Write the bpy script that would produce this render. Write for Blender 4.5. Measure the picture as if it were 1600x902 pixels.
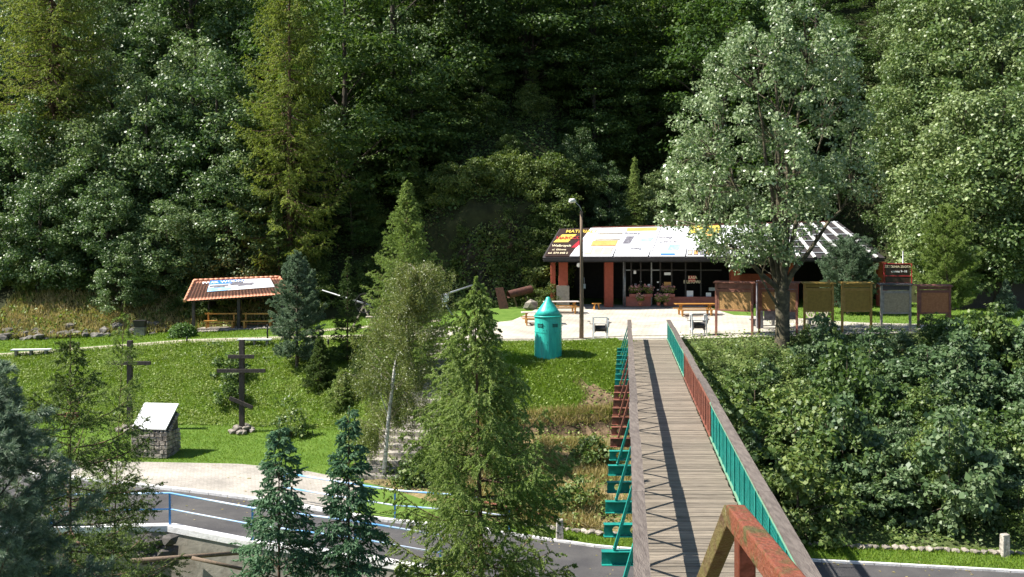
import bpy, bmesh, math, random
import numpy as np
from mathutils import Vector, Matrix
R = math.radians
for o in list(bpy.data.objects): bpy.data.objects.remove(o)
S = bpy.context.scene
# ---------------------------------------------------------------- camera, sky, sun, exposure
CAMZ = 5.2; F = 1500.0; HX = 800.0; HY = 380.0
cam = bpy.data.cameras.new('camera'); co = bpy.data.objects.new('camera', cam); S.collection.objects.link(co)
co.location = (0, 0, CAMZ); co.rotation_euler = (R(90), 0, 0)
cam.sensor_width = 36; cam.lens = 36 * F / 1600; cam.shift_y = -(451 - HY) / 1600
cam.clip_start = 0.1; cam.clip_end = 800
S.camera = co
SUN_E, SUN_AZ = R(50), R(267)          # elevation; azimuth clockwise from +Y (sun from the left, a little behind the camera)
sdir = Vector((math.sin(SUN_AZ) * math.cos(SUN_E), math.cos(SUN_AZ) * math.cos(SUN_E), math.sin(SUN_E)))
w = bpy.data.worlds.new('World'); S.world = w; w.use_nodes = True
nt = w.node_tree; bg = nt.nodes['Background']
sk = nt.nodes.new('ShaderNodeTexSky'); sk.sky_type = 'NISHITA'; sk.sun_disc = False
sk.sun_elevation = SUN_E; sk.sun_rotation = SUN_AZ; sk.altitude = 500; sk.dust_density = 1.0
nt.links.new(sk.outputs[0], bg.inputs[0]); bg.inputs[1].default_value = 0.078
sl = bpy.data.lights.new('sun', 'SUN'); sl.energy = 5.0; sl.angle = R(0.5); sl.color = (1, 0.955, 0.88)
so = bpy.data.objects.new('sun', sl); S.collection.objects.link(so); so.rotation_euler = (-sdir).to_track_quat('-Z', 'Y').to_euler()
S.view_settings.view_transform = 'Standard'; S.view_settings.look = 'None'
S.view_settings.exposure = 1.2; S.view_settings.gamma = 1; S.view_settings.use_curve_mapping = False
S.render.engine = 'CYCLES'
cy = S.cycles
cy.use_denoising = True; cy.max_bounces = 6; cy.diffuse_bounces = 3; cy.glossy_bounces = 2
cy.transmission_bounces = 4; cy.transparent_max_bounces = 6; cy.caustics_reflective = False; cy.caustics_refractive = False
cy.use_adaptive_sampling = True; cy.adaptive_threshold = 0.02

def W(px, py, Y):
    return Vector(((px - HX) / F * Y, Y, CAMZ - (py - HY) / F * Y))
def X_(px, Y): return (px - HX) / F * Y
rng = np.random.default_rng(7); random.seed(7)

# ---------------------------------------------------------------- materials
def new_mat(name):
    m = bpy.data.materials.new(name); m.use_nodes = True
    return m, m.node_tree, m.node_tree.nodes['Principled BSDF']
def pm(name, c1, c2=None, scale=6.0, rough=0.75, bump=0.15, metallic=0.0, c3=None, detail=6, spec=0.4, stretch=None, island=0.0, bscale=None):
    """noise-mixed principled material in object coordinates"""
    m, t, b = new_mat(name); N = t.nodes; L = t.links
    c2 = c2 or tuple(x * 0.75 for x in c1)
    tc = N.new('ShaderNodeTexCoord'); mp = N.new('ShaderNodeMapping')
    L.new(tc.outputs['Object'], mp.inputs[0])
    if stretch: mp.inputs['Scale'].default_value = stretch
    n = N.new('ShaderNodeTexNoise'); n.inputs['Scale'].default_value = scale; n.inputs['Detail'].default_value = detail
    n.inputs['Roughness'].default_value = 0.65
    L.new(mp.outputs[0], n.inputs['Vector'])
    r = N.new('ShaderNodeValToRGB'); L.new(n.outputs['Fac'], r.inputs[0])
    r.color_ramp.elements[0].position = 0.36; r.color_ramp.elements[0].color = (*c2, 1)
    r.color_ramp.elements[1].position = 0.64; r.color_ramp.elements[1].color = (*c1, 1)
    if c3:
        e = r.color_ramp.elements.new(0.5); e.color = (*c3, 1)
    col = r.outputs[0]
    if island:
        g = N.new('ShaderNodeNewGeometry'); h = N.new('ShaderNodeHueSaturation')
        mr = N.new('ShaderNodeMapRange'); mr.inputs[3].default_value = 1 - island; mr.inputs[4].default_value = 1 + island
        L.new(g.outputs['Random Per Island'], mr.inputs[0]); L.new(mr.outputs[0], h.inputs['Value']); L.new(col, h.inputs['Color']); col = h.outputs[0]
    L.new(col, b.inputs['Base Color'])
    b.inputs['Roughness'].default_value = rough; b.inputs['Metallic'].default_value = metallic
    b.inputs['Specular IOR Level'].default_value = spec
    if bump:
        n2 = N.new('ShaderNodeTexNoise'); n2.inputs['Scale'].default_value = bscale or scale * 4; n2.inputs['Detail'].default_value = 5
        L.new(mp.outputs[0], n2.inputs['Vector'])
        bp = N.new('ShaderNodeBump'); bp.inputs['Strength'].default_value = bump; bp.inputs['Distance'].default_value = 0.05
        L.new(n2.outputs['Fac'], bp.inputs['Height']); L.new(bp.outputs[0], b.inputs['Normal'])
    return m
def leafmat(name, ca, cb, cc=None, rough=0.42, spec=0.5, transl=0.3, back=None, patch=0.35, objv=0.35):
    """leaf colours vary from leaf to leaf and from bough to bough; light passes through"""
    m, t, b = new_mat(name); N = t.nodes; L = t.links
    g = N.new('ShaderNodeNewGeometry'); tc = N.new('ShaderNodeTexCoord')
    n = N.new('ShaderNodeTexNoise'); n.inputs['Scale'].default_value = patch; n.inputs['Detail'].default_value = 3
    L.new(tc.outputs['Object'], n.inputs['Vector'])
    oi = N.new('ShaderNodeObjectInfo')
    a = N.new('ShaderNodeMath'); a.operation = 'MULTIPLY_ADD'; a.inputs[1].default_value = 1.1; a.inputs[2].default_value = -0.55
    L.new(n.outputs['Fac'], a.inputs[0])
    a2 = N.new('ShaderNodeMath'); a2.operation = 'MULTIPLY_ADD'; a2.inputs[1].default_value = 0.75
    L.new(g.outputs['Random Per Island'], a2.inputs[0]); L.new(a.outputs[0], a2.inputs[2])
    a3 = N.new('ShaderNodeMath'); a3.operation = 'MULTIPLY_ADD'; a3.inputs[1].default_value = objv
    L.new(oi.outputs['Random'], a3.inputs[0]); L.new(a2.outputs[0], a3.inputs[2])
    r = N.new('ShaderNodeValToRGB'); L.new(a3.outputs[0], r.inputs[0])
    r.color_ramp.elements[0].position = 0.05; r.color_ramp.elements[0].color = (*ca, 1)
    r.color_ramp.elements[1].position = 0.95; r.color_ramp.elements[1].color = (*(cc or cb), 1)
    if cc:
        e = r.color_ramp.elements.new(0.6); e.color = (*cb, 1)
    col = r.outputs[0]
    if back:
        mx = N.new('ShaderNodeMix'); mx.data_type = 'RGBA'
        L.new(g.outputs['Backfacing'], mx.inputs[0]); L.new(col, mx.inputs[6]); mx.inputs[7].default_value = (*back, 1); col = mx.outputs[2]
    L.new(col, b.inputs['Base Color']); b.inputs['Roughness'].default_value = rough; b.inputs['Specular IOR Level'].default_value = spec
    tr = N.new('ShaderNodeBsdfTranslucent'); ms = N.new('ShaderNodeMixShader'); ms.inputs[0].default_value = transl
    h = N.new('ShaderNodeHueSaturation'); h.inputs['Saturation'].default_value = 1.15; h.inputs['Value'].default_value = 1.3
    L.new(r.outputs[0], h.inputs['Color']); L.new(h.outputs[0], tr.inputs['Color'])
    L.new(b.outputs[0], ms.inputs[1]); L.new(tr.outputs[0], ms.inputs[2])
    L.new(ms.outputs[0], N['Material Output'].inputs['Surface'])
    return m
def brickmat(name, c1, c2, mortar, bw, bh, msize, rough=0.85, rot=0.0, plane='xy'):
    m, t, b = new_mat(name); N = t.nodes; L = t.links
    tc = N.new('ShaderNodeTexCoord'); mp = N.new('ShaderNodeMapping'); L.new(tc.outputs['Object'], mp.inputs[0])
    mp.inputs['Rotation'].default_value = (R(90) if plane == 'xz' else 0, 0, rot)
    br = N.new('ShaderNodeTexBrick'); br.inputs['Scale'].default_value = 1
    br.inputs['Color1'].default_value = (*c1, 1); br.inputs['Color2'].default_value = (*c2, 1); br.inputs['Mortar'].default_value = (*mortar, 1)
    br.inputs['Brick Width'].default_value = bw; br.inputs['Row Height'].default_value = bh; br.inputs['Mortar Size'].default_value = msize
    L.new(mp.outputs[0], br.inputs['Vector'])
    n = N.new('ShaderNodeTexNoise'); n.inputs['Scale'].default_value = 0.5; n.inputs['Detail'].default_value = 8; L.new(tc.outputs['Object'], n.inputs['Vector'])
    mr = N.new('ShaderNodeMapRange'); mr.inputs[1].default_value = 0.3; mr.inputs[2].default_value = 0.7; mr.inputs[3].default_value = 0.66; mr.inputs[4].default_value = 1.12
    L.new(n.outputs['Fac'], mr.inputs[0])
    h = N.new('ShaderNodeHueSaturation'); L.new(br.outputs['Color'], h.inputs['Color']); L.new(mr.outputs[0], h.inputs['Value'])
    L.new(h.outputs[0], b.inputs['Base Color']); b.inputs['Roughness'].default_value = rough
    bp = N.new('ShaderNodeBump'); bp.inputs['Strength'].default_value = 0.4; bp.inputs['Distance'].default_value = 0.01; bp.invert = True
    L.new(br.outputs['Fac'], bp.inputs['Height']); L.new(bp.outputs[0], b.inputs['Normal'])
    return m

M = {}
M['asphalt'] = pm('asphalt', (0.085, 0.08, 0.076), (0.045, 0.043, 0.045), 0.5, 0.88, 0.4, detail=12, bscale=60)
M['banpale'] = pm('faded_red_print', (0.8, 0.5, 0.4), (0.75, 0.42, 0.33), 2, 0.4, 0.0)  # red print in a pale pinkish tone
M['twig'] = pm('birch_twig', (0.3, 0.25, 0.19), (0.12, 0.09, 0.07), 8, 0.8, 0.2)
M['grass'] = pm('grass_ground', (0.12, 0.19, 0.035), (0.075, 0.14, 0.02), 1.5, 0.95, 0.5, c3=(0.1, 0.17, 0.03), spec=0.1, bscale=25)
M['bank'] = pm('bank_soil_green', (0.08, 0.12, 0.03), (0.06, 0.07, 0.03), 1.0, 0.95, 0.6, spec=0.1, bscale=12)
M['dry'] = pm('dry_bank', (0.33, 0.23, 0.12), (0.17, 0.13, 0.06), 1.3, 0.95, 0.8, c3=(0.15, 0.13, 0.06), spec=0.1, bscale=10)
M['earth'] = pm('bare_earth', (0.2, 0.14, 0.085), (0.07, 0.05, 0.03), 1.6, 0.95, 1.0, spec=0.1, bscale=9)
M['hill'] = pm('forest_floor', (0.04, 0.045, 0.018), (0.02, 0.022, 0.01), 0.8, 0.95, 0.6, spec=0.1, bscale=6)
M['pavers'] = brickmat('concrete_pavers', (0.42, 0.38, 0.33), (0.34, 0.31, 0.27), (0.2, 0.18, 0.14), 0.2, 0.1, 0.006, rot=0.5)
M['plaza'] = brickmat('plaza_pavers', (0.52, 0.47, 0.39), (0.44, 0.4, 0.33), (0.26, 0.235, 0.19), 0.3, 0.3, 0.012, rot=R(38))
M['gravel'] = pm('pale_gravel', (0.42, 0.37, 0.29), (0.33, 0.29, 0.22), 3, 0.9, 0.3, bscale=60)
M['concrete'] = pm('weathered_concrete', (0.3, 0.27, 0.22), (0.18, 0.16, 0.13), 1.2, 0.9, 0.4, c3=(0.25, 0.23, 0.19))
M['white'] = pm('white_paint', (0.8, 0.79, 0.76), (0.66, 0.65, 0.62), 8, 0.5, 0.1)
M['lime'] = pm('whitewashed_concrete', (0.75, 0.73, 0.7), (0.5, 0.48, 0.45), 3, 0.8, 0.2, c3=(0.7, 0.68, 0.66))
M['blue'] = pm('blue_paint', (0.06, 0.27, 0.62), (0.05, 0.2, 0.5), 10, 0.35, 0.05)
M['plank'] = pm('weathered_planks', (0.27, 0.225, 0.17), (0.12, 0.098, 0.074), 3, 0.8, 0.5, stretch=(0.6, 10, 6), island=0.3)
M['beam'] = pm('dark_weathered_timber', (0.15, 0.125, 0.105), (0.085, 0.068, 0.058), 3, 0.8, 0.5, stretch=(5, 0.8, 5), island=0.15)
M['teal'] = pm('teal_green_paint', (0.015, 0.27, 0.215), (0.01, 0.17, 0.14), 5, 0.45, 0.1, c3=(0.012, 0.22, 0.18))
M['teal_light'] = pm('faded_green_paint', (0.12, 0.36, 0.25), (0.2, 0.3, 0.18), 4, 0.5, 0.1)
M['tealk'] = pm('turquoise_paint', (0.04, 0.48, 0.39), (0.025, 0.33, 0.27), 2.2, 0.38, 0.08, c3=(0.03, 0.42, 0.34), stretch=(5, 5, .5))
M['teald'] = pm('dark_turquoise', (0.01, 0.13, 0.11), (0.005, 0.08, 0.07), 5, 0.6, 0.05)
M['rust'] = pm('rusty_brown_paint', (0.25, 0.085, 0.05), (0.13, 0.05, 0.035), 6, 0.6, 0.3, c3=(0.2, 0.07, 0.045))
M['rustd'] = pm('dark_rust', (0.13, 0.05, 0.035), (0.06, 0.03, 0.02), 5, 0.8, 0.4)  # rust with shade worked into its colour
M['redrail'] = pm('red_brown_mossy_paint', (0.18, 0.075, 0.045), (0.09, 0.08, 0.032), 9, 0.35, 0.35, c3=(0.2, 0.06, 0.035), bscale=60)
M['mossrail'] = pm('mossy_brown_steel', (0.12, 0.1, 0.03), (0.08, 0.04, 0.022), 14, 0.5, 0.4, c3=(0.12, 0.09, 0.035), bscale=80)
M['redpost'] = pm('red_brown_steel', (0.15, 0.042, 0.024), (0.1, 0.03, 0.017), 7, 0.4, 0.1)
M['bark'] = pm('grey_brown_bark', (0.15, 0.12, 0.08), (0.07, 0.055, 0.04), 5, 0.9, 0.8, stretch=(1, 1, 0.25))
M['barkm'] = pm('mottled_bark', (0.17, 0.14, 0.08), (0.04, 0.035, 0.022), 3.2, 0.9, 0.6, c3=(0.07, 0.06, 0.038))
M['barkd'] = pm('dark_bark', (0.07, 0.055, 0.04), (0.035, 0.028, 0.02), 5, 0.95, 0.8, stretch=(1, 1, 0.25))
M['barkr'] = pm('reddish_bark', (0.17, 0.1, 0.06), (0.08, 0.05, 0.03), 6, 0.9, 0.6, stretch=(1, 1, 0.25))
M['birch'] = pm('white_birch_bark', (0.82, 0.8, 0.75), (0.3, 0.27, 0.23), 5, 0.7, 0.2, stretch=(1, 1, 2.5), c3=(0.68, 0.65, 0.6))
M['blackwood'] = pm('dark_stained_wood', (0.05, 0.04, 0.035), (0.025, 0.02, 0.018), 5, 0.7, 0.3, stretch=(4, 4, 0.6))
M['cross'] = pm('dark_brown_cross_timber', (0.075, 0.058, 0.05), (0.035, 0.027, 0.023), 5, 0.75, 0.4, stretch=(4, 4, 0.6))
M['stone'] = pm('rough_stone', (0.34, 0.3, 0.25), (0.15, 0.13, 0.11), 4, 0.9, 0.8, c3=(0.25, 0.22, 0.18), island=0.3)
M['rock'] = pm('cliff_rock', (0.085, 0.055, 0.033), (0.018, 0.017, 0.011), 0.9, 0.95, 1.0, c3=(0.035, 0.03, 0.018), bscale=5, stretch=(1, 1, 0.6))
M['outcrop'] = pm('grey_outcrop_rock', (0.19, 0.175, 0.15), (0.07, 0.065, 0.055), 3, 0.9, 0.9, c3=(0.12, 0.11, 0.095), island=0.3)
M['stonepost'] = pm('pale_rough_stone', (0.5, 0.46, 0.4), (0.2, 0.18, 0.15), 7, 0.9, 0.9, c3=(0.38, 0.35, 0.3))
M['mortar'] = pm('dark_mortar', (0.09, 0.08, 0.07), (0.06, 0.055, 0.05), 8, 0.95, 0.3)
M['brown'] = pm('red_brown_plaster', (0.33, 0.075, 0.04), (0.26, 0.055, 0.03), 5, 0.75, 0.1)
M['plinth'] = pm('brick_red_plinth', (0.42, 0.15, 0.11), (0.34, 0.12, 0.09), 5, 0.8, 0.2)
M['dark'] = pm('dark_interior', (0.02, 0.017, 0.015), (0.012, 0.01, 0.01), 4, 0.8, 0.0)  # near-black colour carries the shade of the facade, soffit and inside
M['frame'] = pm('dark_window_frame', (0.035, 0.03, 0.028), (0.025, 0.02, 0.02), 4, 0.5, 0.0)
M['steel'] = pm('grey_steel', (0.3, 0.31, 0.32), (0.2, 0.2, 0.21), 6, 0.4, 0.1, metallic=0.6)
M['black'] = pm('black_plastic', (0.015, 0.014, 0.014), (0.01, 0.01, 0.01), 6, 0.5, 0.05)
M['yellowwood'] = pm('varnished_pine', (0.55, 0.27, 0.06), (0.42, 0.19, 0.04), 4, 0.4, 0.1, stretch=(1, 6, 6))
M['brownwood'] = pm('brown_varnished_wood', (0.24, 0.1, 0.035), (0.17, 0.07, 0.025), 4, 0.5, 0.1, stretch=(1, 6, 6))
M['tabletop'] = pm('pale_table_top', (0.72, 0.66, 0.6), (0.6, 0.54, 0.48), 4, 0.45, 0.05)
M['osb'] = pm('osb_board', (0.5, 0.3, 0.12), (0.33, 0.18, 0.06), 22, 0.8, 0.15, c3=(0.3, 0.165, 0.06))
M['osby'] = pm('olive_board', (0.32, 0.2, 0.035), (0.24, 0.15, 0.025), 6, 0.7, 0.1)
M['grayboard'] = pm('grey_weathered_board', (0.42, 0.33, 0.2), (0.28, 0.22, 0.13), 9, 0.85, 0.2)
M['brownboard'] = pm('red_brown_board', (0.42, 0.18, 0.07), (0.3, 0.12, 0.045), 9, 0.85, 0.2)
M['postbrown'] = pm('brown_post', (0.25, 0.1, 0.065), (0.15, 0.06, 0.04), 5, 0.7, 0.2)
M['postyellow'] = pm('ochre_post', (0.4, 0.25, 0.06), (0.3, 0.17, 0.04), 5, 0.7, 0.2)
M['postgrey'] = pm('grey_post', (0.36, 0.32, 0.26), (0.22, 0.19, 0.15), 5, 0.8, 0.2)
M['tile'] = pm('orange_clay_tiles', (0.72, 0.34, 0.2), (0.58, 0.25, 0.14), 3, 0.6, 0.1, c3=(0.6, 0.25, 0.14))
M['banwhite'] = pm('white_banner_vinyl', (0.85, 0.85, 0.86), (0.8, 0.8, 0.82), 0.8, 0.22, 0.0, spec=0.6)
M['banblue'] = pm('blue_banner_print', (0.06, 0.25, 0.65), (0.04, 0.18, 0.5), 2, 0.3, 0.0)
M['bansea'] = pm('pale_blue_banner_print', (0.45, 0.68, 0.85), (0.25, 0.5, 0.75), 2.5, 0.3, 0.0)
M['banbrown'] = pm('dark_brown_banner', (0.05, 0.028, 0.02), (0.035, 0.02, 0.015), 3, 0.4, 0.0)
M['banorange'] = pm('orange_banner_print', (0.8, 0.42, 0.14), (0.72, 0.34, 0.1), 3, 0.3, 0.0)
M['banyellow'] = pm('yellow_banner_print', (0.8, 0.6, 0.12), (0.75, 0.5, 0.08), 3, 0.3, 0.0)
M['bancream'] = pm('cream_banner_print', (0.8, 0.72, 0.5), (0.75, 0.62, 0.4), 3, 0.3, 0.0)
M['banred'] = pm('red_banner_print', (0.5, 0.04, 0.05), (0.4, 0.03, 0.04), 3, 0.3, 0.0)
M['bangrey'] = pm('grey_banner_print', (0.25, 0.24, 0.26), (0.12, 0.11, 0.13), 5, 0.4, 0.0)
M['roofdark'] = pm('dark_roof_sheet', (0.06, 0.05, 0.05), (0.04, 0.035, 0.035), 2, 0.6, 0.1)
M['pink'] = pm('pink_flowers', (0.7, 0.2, 0.25), (0.75, 0.5, 0.45), 30, 0.6, 0.0)
M['signgrey'] = pm('grey_sign_back', (0.36, 0.37, 0.38), (0.3, 0.31, 0.32), 4, 0.5, 0.0, metallic=0.3)
M['terracotta'] = pm('terracotta', (0.4, 0.14, 0.07), (0.3, 0.1, 0.05), 6, 0.7, 0.1)
M['logpole'] = pm('wooden_pole', (0.2, 0.14, 0.09), (0.11, 0.08, 0.055), 4, 0.8, 0.3, stretch=(5, 5, 0.4))
g, t_, b_ = new_mat('window_glass'); b_.inputs['Base Color'].default_value = (0.02, 0.022, 0.025, 1); b_.inputs['Roughness'].default_value = 0.08
b_.inputs['Alpha'].default_value = 0.55; M['glass'] = g

LM = {}
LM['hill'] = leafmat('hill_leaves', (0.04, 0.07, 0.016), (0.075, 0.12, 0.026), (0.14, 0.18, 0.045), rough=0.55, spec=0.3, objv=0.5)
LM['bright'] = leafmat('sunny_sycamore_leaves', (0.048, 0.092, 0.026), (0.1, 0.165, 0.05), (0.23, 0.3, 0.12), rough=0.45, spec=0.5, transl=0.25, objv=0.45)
LM['deep'] = leafmat('deep_green_beech_leaves', (0.03, 0.06, 0.016), (0.06, 0.11, 0.026), (0.12, 0.18, 0.042), rough=0.55, spec=0.3, objv=0.5)  # leaf colour lowered so the slope's shade is in the foliage itself
LM['lime'] = leafmat('light_green_leaves', (0.055, 0.1, 0.028), (0.115, 0.175, 0.052), (0.24, 0.3, 0.12), rough=0.46, spec=0.5, transl=0.25, objv=0.5)
LM['white'] = leafmat('whitebeam_leaves', (0.045, 0.1, 0.022), (0.1, 0.18, 0.042), (0.5, 0.58, 0.36), rough=0.38, spec=0.6, back=(0.17, 0.23, 0.1), transl=0.2, patch=0.9)
for e_, q_ in zip(LM['white'].node_tree.nodes['Color Ramp'].color_ramp.elements, (.05, .42, .74)): e_.position = q_
LM['shrub'] = leafmat('shrub_leaves', (0.045, 0.085, 0.02), (0.095, 0.155, 0.038), (0.19, 0.24, 0.07), rough=0.5, spec=0.4, objv=0.45)
LM['shrubl'] = leafmat('light_shrub_leaves', (0.08, 0.13, 0.03), (0.14, 0.2, 0.045), (0.24, 0.28, 0.09), rough=0.5, spec=0.35)
LM['shrubd'] = leafmat('bluish_shrub_leaves', (0.045, 0.085, 0.032), (0.085, 0.145, 0.055), (0.17, 0.23, 0.11), rough=0.48, spec=0.45)
LM['larch'] = leafmat('larch_needles', (0.11, 0.15, 0.025), (0.19, 0.24, 0.05), (0.28, 0.31, 0.085), rough=0.65, spec=0.2, transl=0.4)
LM['larchn'] = leafmat('young_larch_needles', (0.1, 0.155, 0.035), (0.18, 0.25, 0.065), (0.3, 0.37, 0.13), rough=0.6, spec=0.25, transl=0.4)
LM['spruce'] = leafmat('spruce_needles', (0.035, 0.065, 0.016), (0.07, 0.115, 0.028), (0.14, 0.19, 0.05), rough=0.55, spec=0.3)
LM['pine'] = leafmat('blue_pine_needles', (0.08, 0.13, 0.07), (0.145, 0.21, 0.12), (0.24, 0.31, 0.2), rough=0.5, spec=0.3, transl=0.25)
LM['bluep'] = leafmat('grey_blue_pine_needles', (0.06, 0.1, 0.055), (0.11, 0.165, 0.1), (0.2, 0.26, 0.18), rough=0.5, spec=0.3, transl=0.25)
LM['cyp'] = leafmat('cypress_foliage', (0.07, 0.15, 0.075), (0.14, 0.25, 0.13), (0.25, 0.38, 0.22), rough=0.55, spec=0.3, patch=1.2, transl=0.35)
LM['birch'] = leafmat('birch_leaves', (0.09, 0.125, 0.025), (0.17, 0.2, 0.05), (0.3, 0.3, 0.12), rough=0.42, spec=0.6)
LM['weed'] = leafmat('herb_leaves', (0.095, 0.155, 0.02), (0.165, 0.24, 0.038), (0.28, 0.34, 0.09), rough=0.5, spec=0.35, patch=0.9)
LM['blade'] = leafmat('grass_blades', (0.1, 0.17, 0.015), (0.15, 0.235, 0.024), (0.21, 0.29, 0.05), rough=0.6, spec=0.2)
LM['drygrass'] = leafmat('dry_grass_blades', (0.2, 0.2, 0.06), (0.36, 0.29, 0.12), (0.5, 0.41, 0.22), rough=0.7, spec=0.2)
LM['round'] = leafmat('box_leaves', (0.06, 0.12, 0.025), (0.1, 0.18, 0.035), rough=0.5)
LM['fern'] = leafmat('fern_leaves', (0.08, 0.16, 0.03), (0.13, 0.23, 0.05), rough=0.5)

# ---------------------------------------------------------------- object helpers
def tag(o, label=None, cat=None, group=None, kind=None):
    if label: o['label'] = label
    if cat: o['category'] = cat
    if group: o['group'] = group
    if kind: o['kind'] = kind
    return o
def link(o, parent=None):
    S.collection.objects.link(o)
    if parent: o.parent = parent
    return o
def empty(name, loc, rz=0.0, **k):
    o = bpy.data.objects.new(name, None); link(o); o.location = loc; o.rotation_euler = (0, 0, rz); o.empty_display_size = 0.2
    return tag(o, **k)
def npmesh(name, V, Fq, mats, smooth=False, midx=None):
    me = bpy.data.meshes.new(name); V = np.asarray(V, dtype=np.float32); Fq = np.asarray(Fq, dtype=np.int32)
    me.vertices.add(len(V)); me.vertices.foreach_set('co', V.ravel())
    k = Fq.shape[1]
    me.loops.add(Fq.size); me.loops.foreach_set('vertex_index', Fq.ravel())
    me.polygons.add(len(Fq)); me.polygons.foreach_set('loop_start', np.arange(0, Fq.size, k, dtype=np.int32))
    if smooth: me.polygons.foreach_set('use_smooth', np.ones(len(Fq), dtype=bool))
    if midx is not None: me.polygons.foreach_set('material_index', np.asarray(midx, dtype=np.int32))
    me.update(calc_edges=True)
    for m in (mats if isinstance(mats, (list, tuple)) else [mats]): me.materials.append(m)
    return me
def nobj(name, V, Fq, mats, parent=None, smooth=False, midx=None):
    return link(bpy.data.objects.new(name, npmesh(name, V, Fq, mats, smooth, midx)), parent)

class MB:
    """collects boxes, bars, tubes and polygons; build() links them as one mesh object"""
    def __init__(s): s.v = []; s.f = []; s.m = []; s.sm = []
    def poly(s, pts, m=0):
        n = len(s.v); s.v += [tuple(p) for p in pts]; s.f.append(tuple(range(n, n + len(pts)))); s.m.append(m); s.sm.append(False); return s
    def hexa(s, c, m=0):   # 8 corners: bottom 4 (ccw) then top 4
        n = len(s.v); s.v += [tuple(p) for p in c]
        for q in ((3, 2, 1, 0), (4, 5, 6, 7), (0, 1, 5, 4), (1, 2, 6, 5), (2, 3, 7, 6), (3, 0, 4, 7)):
            s.f.append(tuple(n + i for i in q)); s.m.append(m); s.sm.append(False)
        return s
    def box(s, x0, x1, y0, y1, z0, z1, m=0):
        return s.hexa([(x0, y0, z0), (x1, y0, z0), (x1, y1, z0), (x0, y1, z0), (x0, y0, z1), (x1, y0, z1), (x1, y1, z1), (x0, y1, z1)], m)
    def bar(s, p, q, w, h, up=(0, 0, 1), m=0):
        p, q = Vector(p), Vector(q); d = (q - p).normalized(); up = Vector(up)
        if abs(d.dot(up)) > 0.98: up = Vector((0, 1, 0))
        a = d.cross(up).normalized() * (w / 2); b = a.cross(d).normalized() * (h / 2)
        return s.hexa([p - a - b, p + a - b, q + a - b, q - a - b, p - a + b, p + a + b, q + a + b, q - a + b], m)
    def tube(s, pts, rad, k=8, m=0, cap=True):
        pts = [Vector(p) for p in pts]; rad = rad if hasattr(rad, '__len__') else [rad] * len(pts)
        n = len(s.v); prev = None
        for i, p in enumerate(pts):
            d = (pts[min(i + 1, len(pts) - 1)] - pts[max(i - 1, 0)]).normalized()
            if prev is None:
                a = d.cross(Vector((0, 0, 1)) if abs(d.z) < 0.9 else Vector((1, 0, 0))).normalized()
            else:
                a = (prev - d * prev.dot(d)).normalized()
            prev = a; b = d.cross(a)
            for j in range(k):
                t = 2 * math.pi * j / k; s.v.append(tuple(p + (a * math.cos(t) + b * math.sin(t)) * rad[i]))
        for i in range(len(pts) - 1):
            for j in range(k):
                j2 = (j + 1) % k
                s.f.append((n + i * k + j, n + i * k + j2, n + (i + 1) * k + j2, n + (i + 1) * k + j)); s.m.append(m); s.sm.append(True)
        if cap:
            s.f.append(tuple(n + j for j in reversed(range(k)))); s.m.append(m); s.sm.append(False)
            e = n + (len(pts) - 1) * k; s.f.append(tuple(e + j for j in range(k))); s.m.append(m); s.sm.append(False)
        return s
    def rock(s, c, r, m=0, seed=0, sq=(1, 1, 0.7)):
        rr = random.Random(seed); bm = bmesh.new(); bmesh.ops.create_icosphere(bm, subdivisions=1, radius=1)
        n = len(s.v); rz = rr.random() * 6
        for v in bm.verts:
            k = r * (0.75 + 0.4 * rr.random()); x, y = v.co.x * sq[0], v.co.y * sq[1]
            s.v.append((c[0] + k * (x * math.cos(rz) - y * math.sin(rz)), c[1] + k * (x * math.sin(rz) + y * math.cos(rz)), c[2] + k * v.co.z * sq[2]))
        for f in bm.faces: s.f.append(tuple(n + v.index for v in f.verts)); s.m.append(m); s.sm.append(False)
        bm.free(); return s
    def build(s, name, mats, parent=None, bevel=0):
        me = bpy.data.meshes.new(name); me.from_pydata(s.v, [], s.f)
        me.polygons.foreach_set('material_index', s.m); me.polygons.foreach_set('use_smooth', s.sm); me.update()
        for m_ in (mats if isinstance(mats, (list, tuple)) else [mats]): me.materials.append(m_)
        o = link(bpy.data.objects.new(name, me), parent)
        if bevel:
            b = o.modifiers.new('bevel', 'BEVEL'); b.width = bevel; b.segments = 2; b.limit_method = 'ANGLE'
        return o
def text(name, body, loc, size, m, rot=(R(90), 0, 0), parent=None, align='CENTER', mat3=None, ext=0.004, shear=0.0, xs=1.0):
    c = bpy.data.curves.new(name, 'FONT'); c.body = body; c.size = size; c.align_x = align; c.align_y = 'CENTER'; c.extrude = ext; c.shear = shear
    c.offset = size * 0.018; c.materials.append(m)
    o = link(bpy.data.objects.new(name, c), parent)
    bpy.context.view_layer.update()
    me = bpy.data.meshes.new_from_object(o.evaluated_get(bpy.context.evaluated_depsgraph_get())); bpy.data.objects.remove(o)
    me.name = name; o = link(bpy.data.objects.new(name, me), parent)
    if mat3 is not None: o.matrix_local = mat3
    else: o.location = loc; o.rotation_euler = rot
    if xs != 1.0: o.scale.x *= xs
    return o
def copy_tree(o, parent=None):
    c = o.copy(); S.collection.objects.link(c)
    if parent: c.parent = parent
    for ch in list(o.children): copy_tree(ch, c)
    return c

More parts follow.
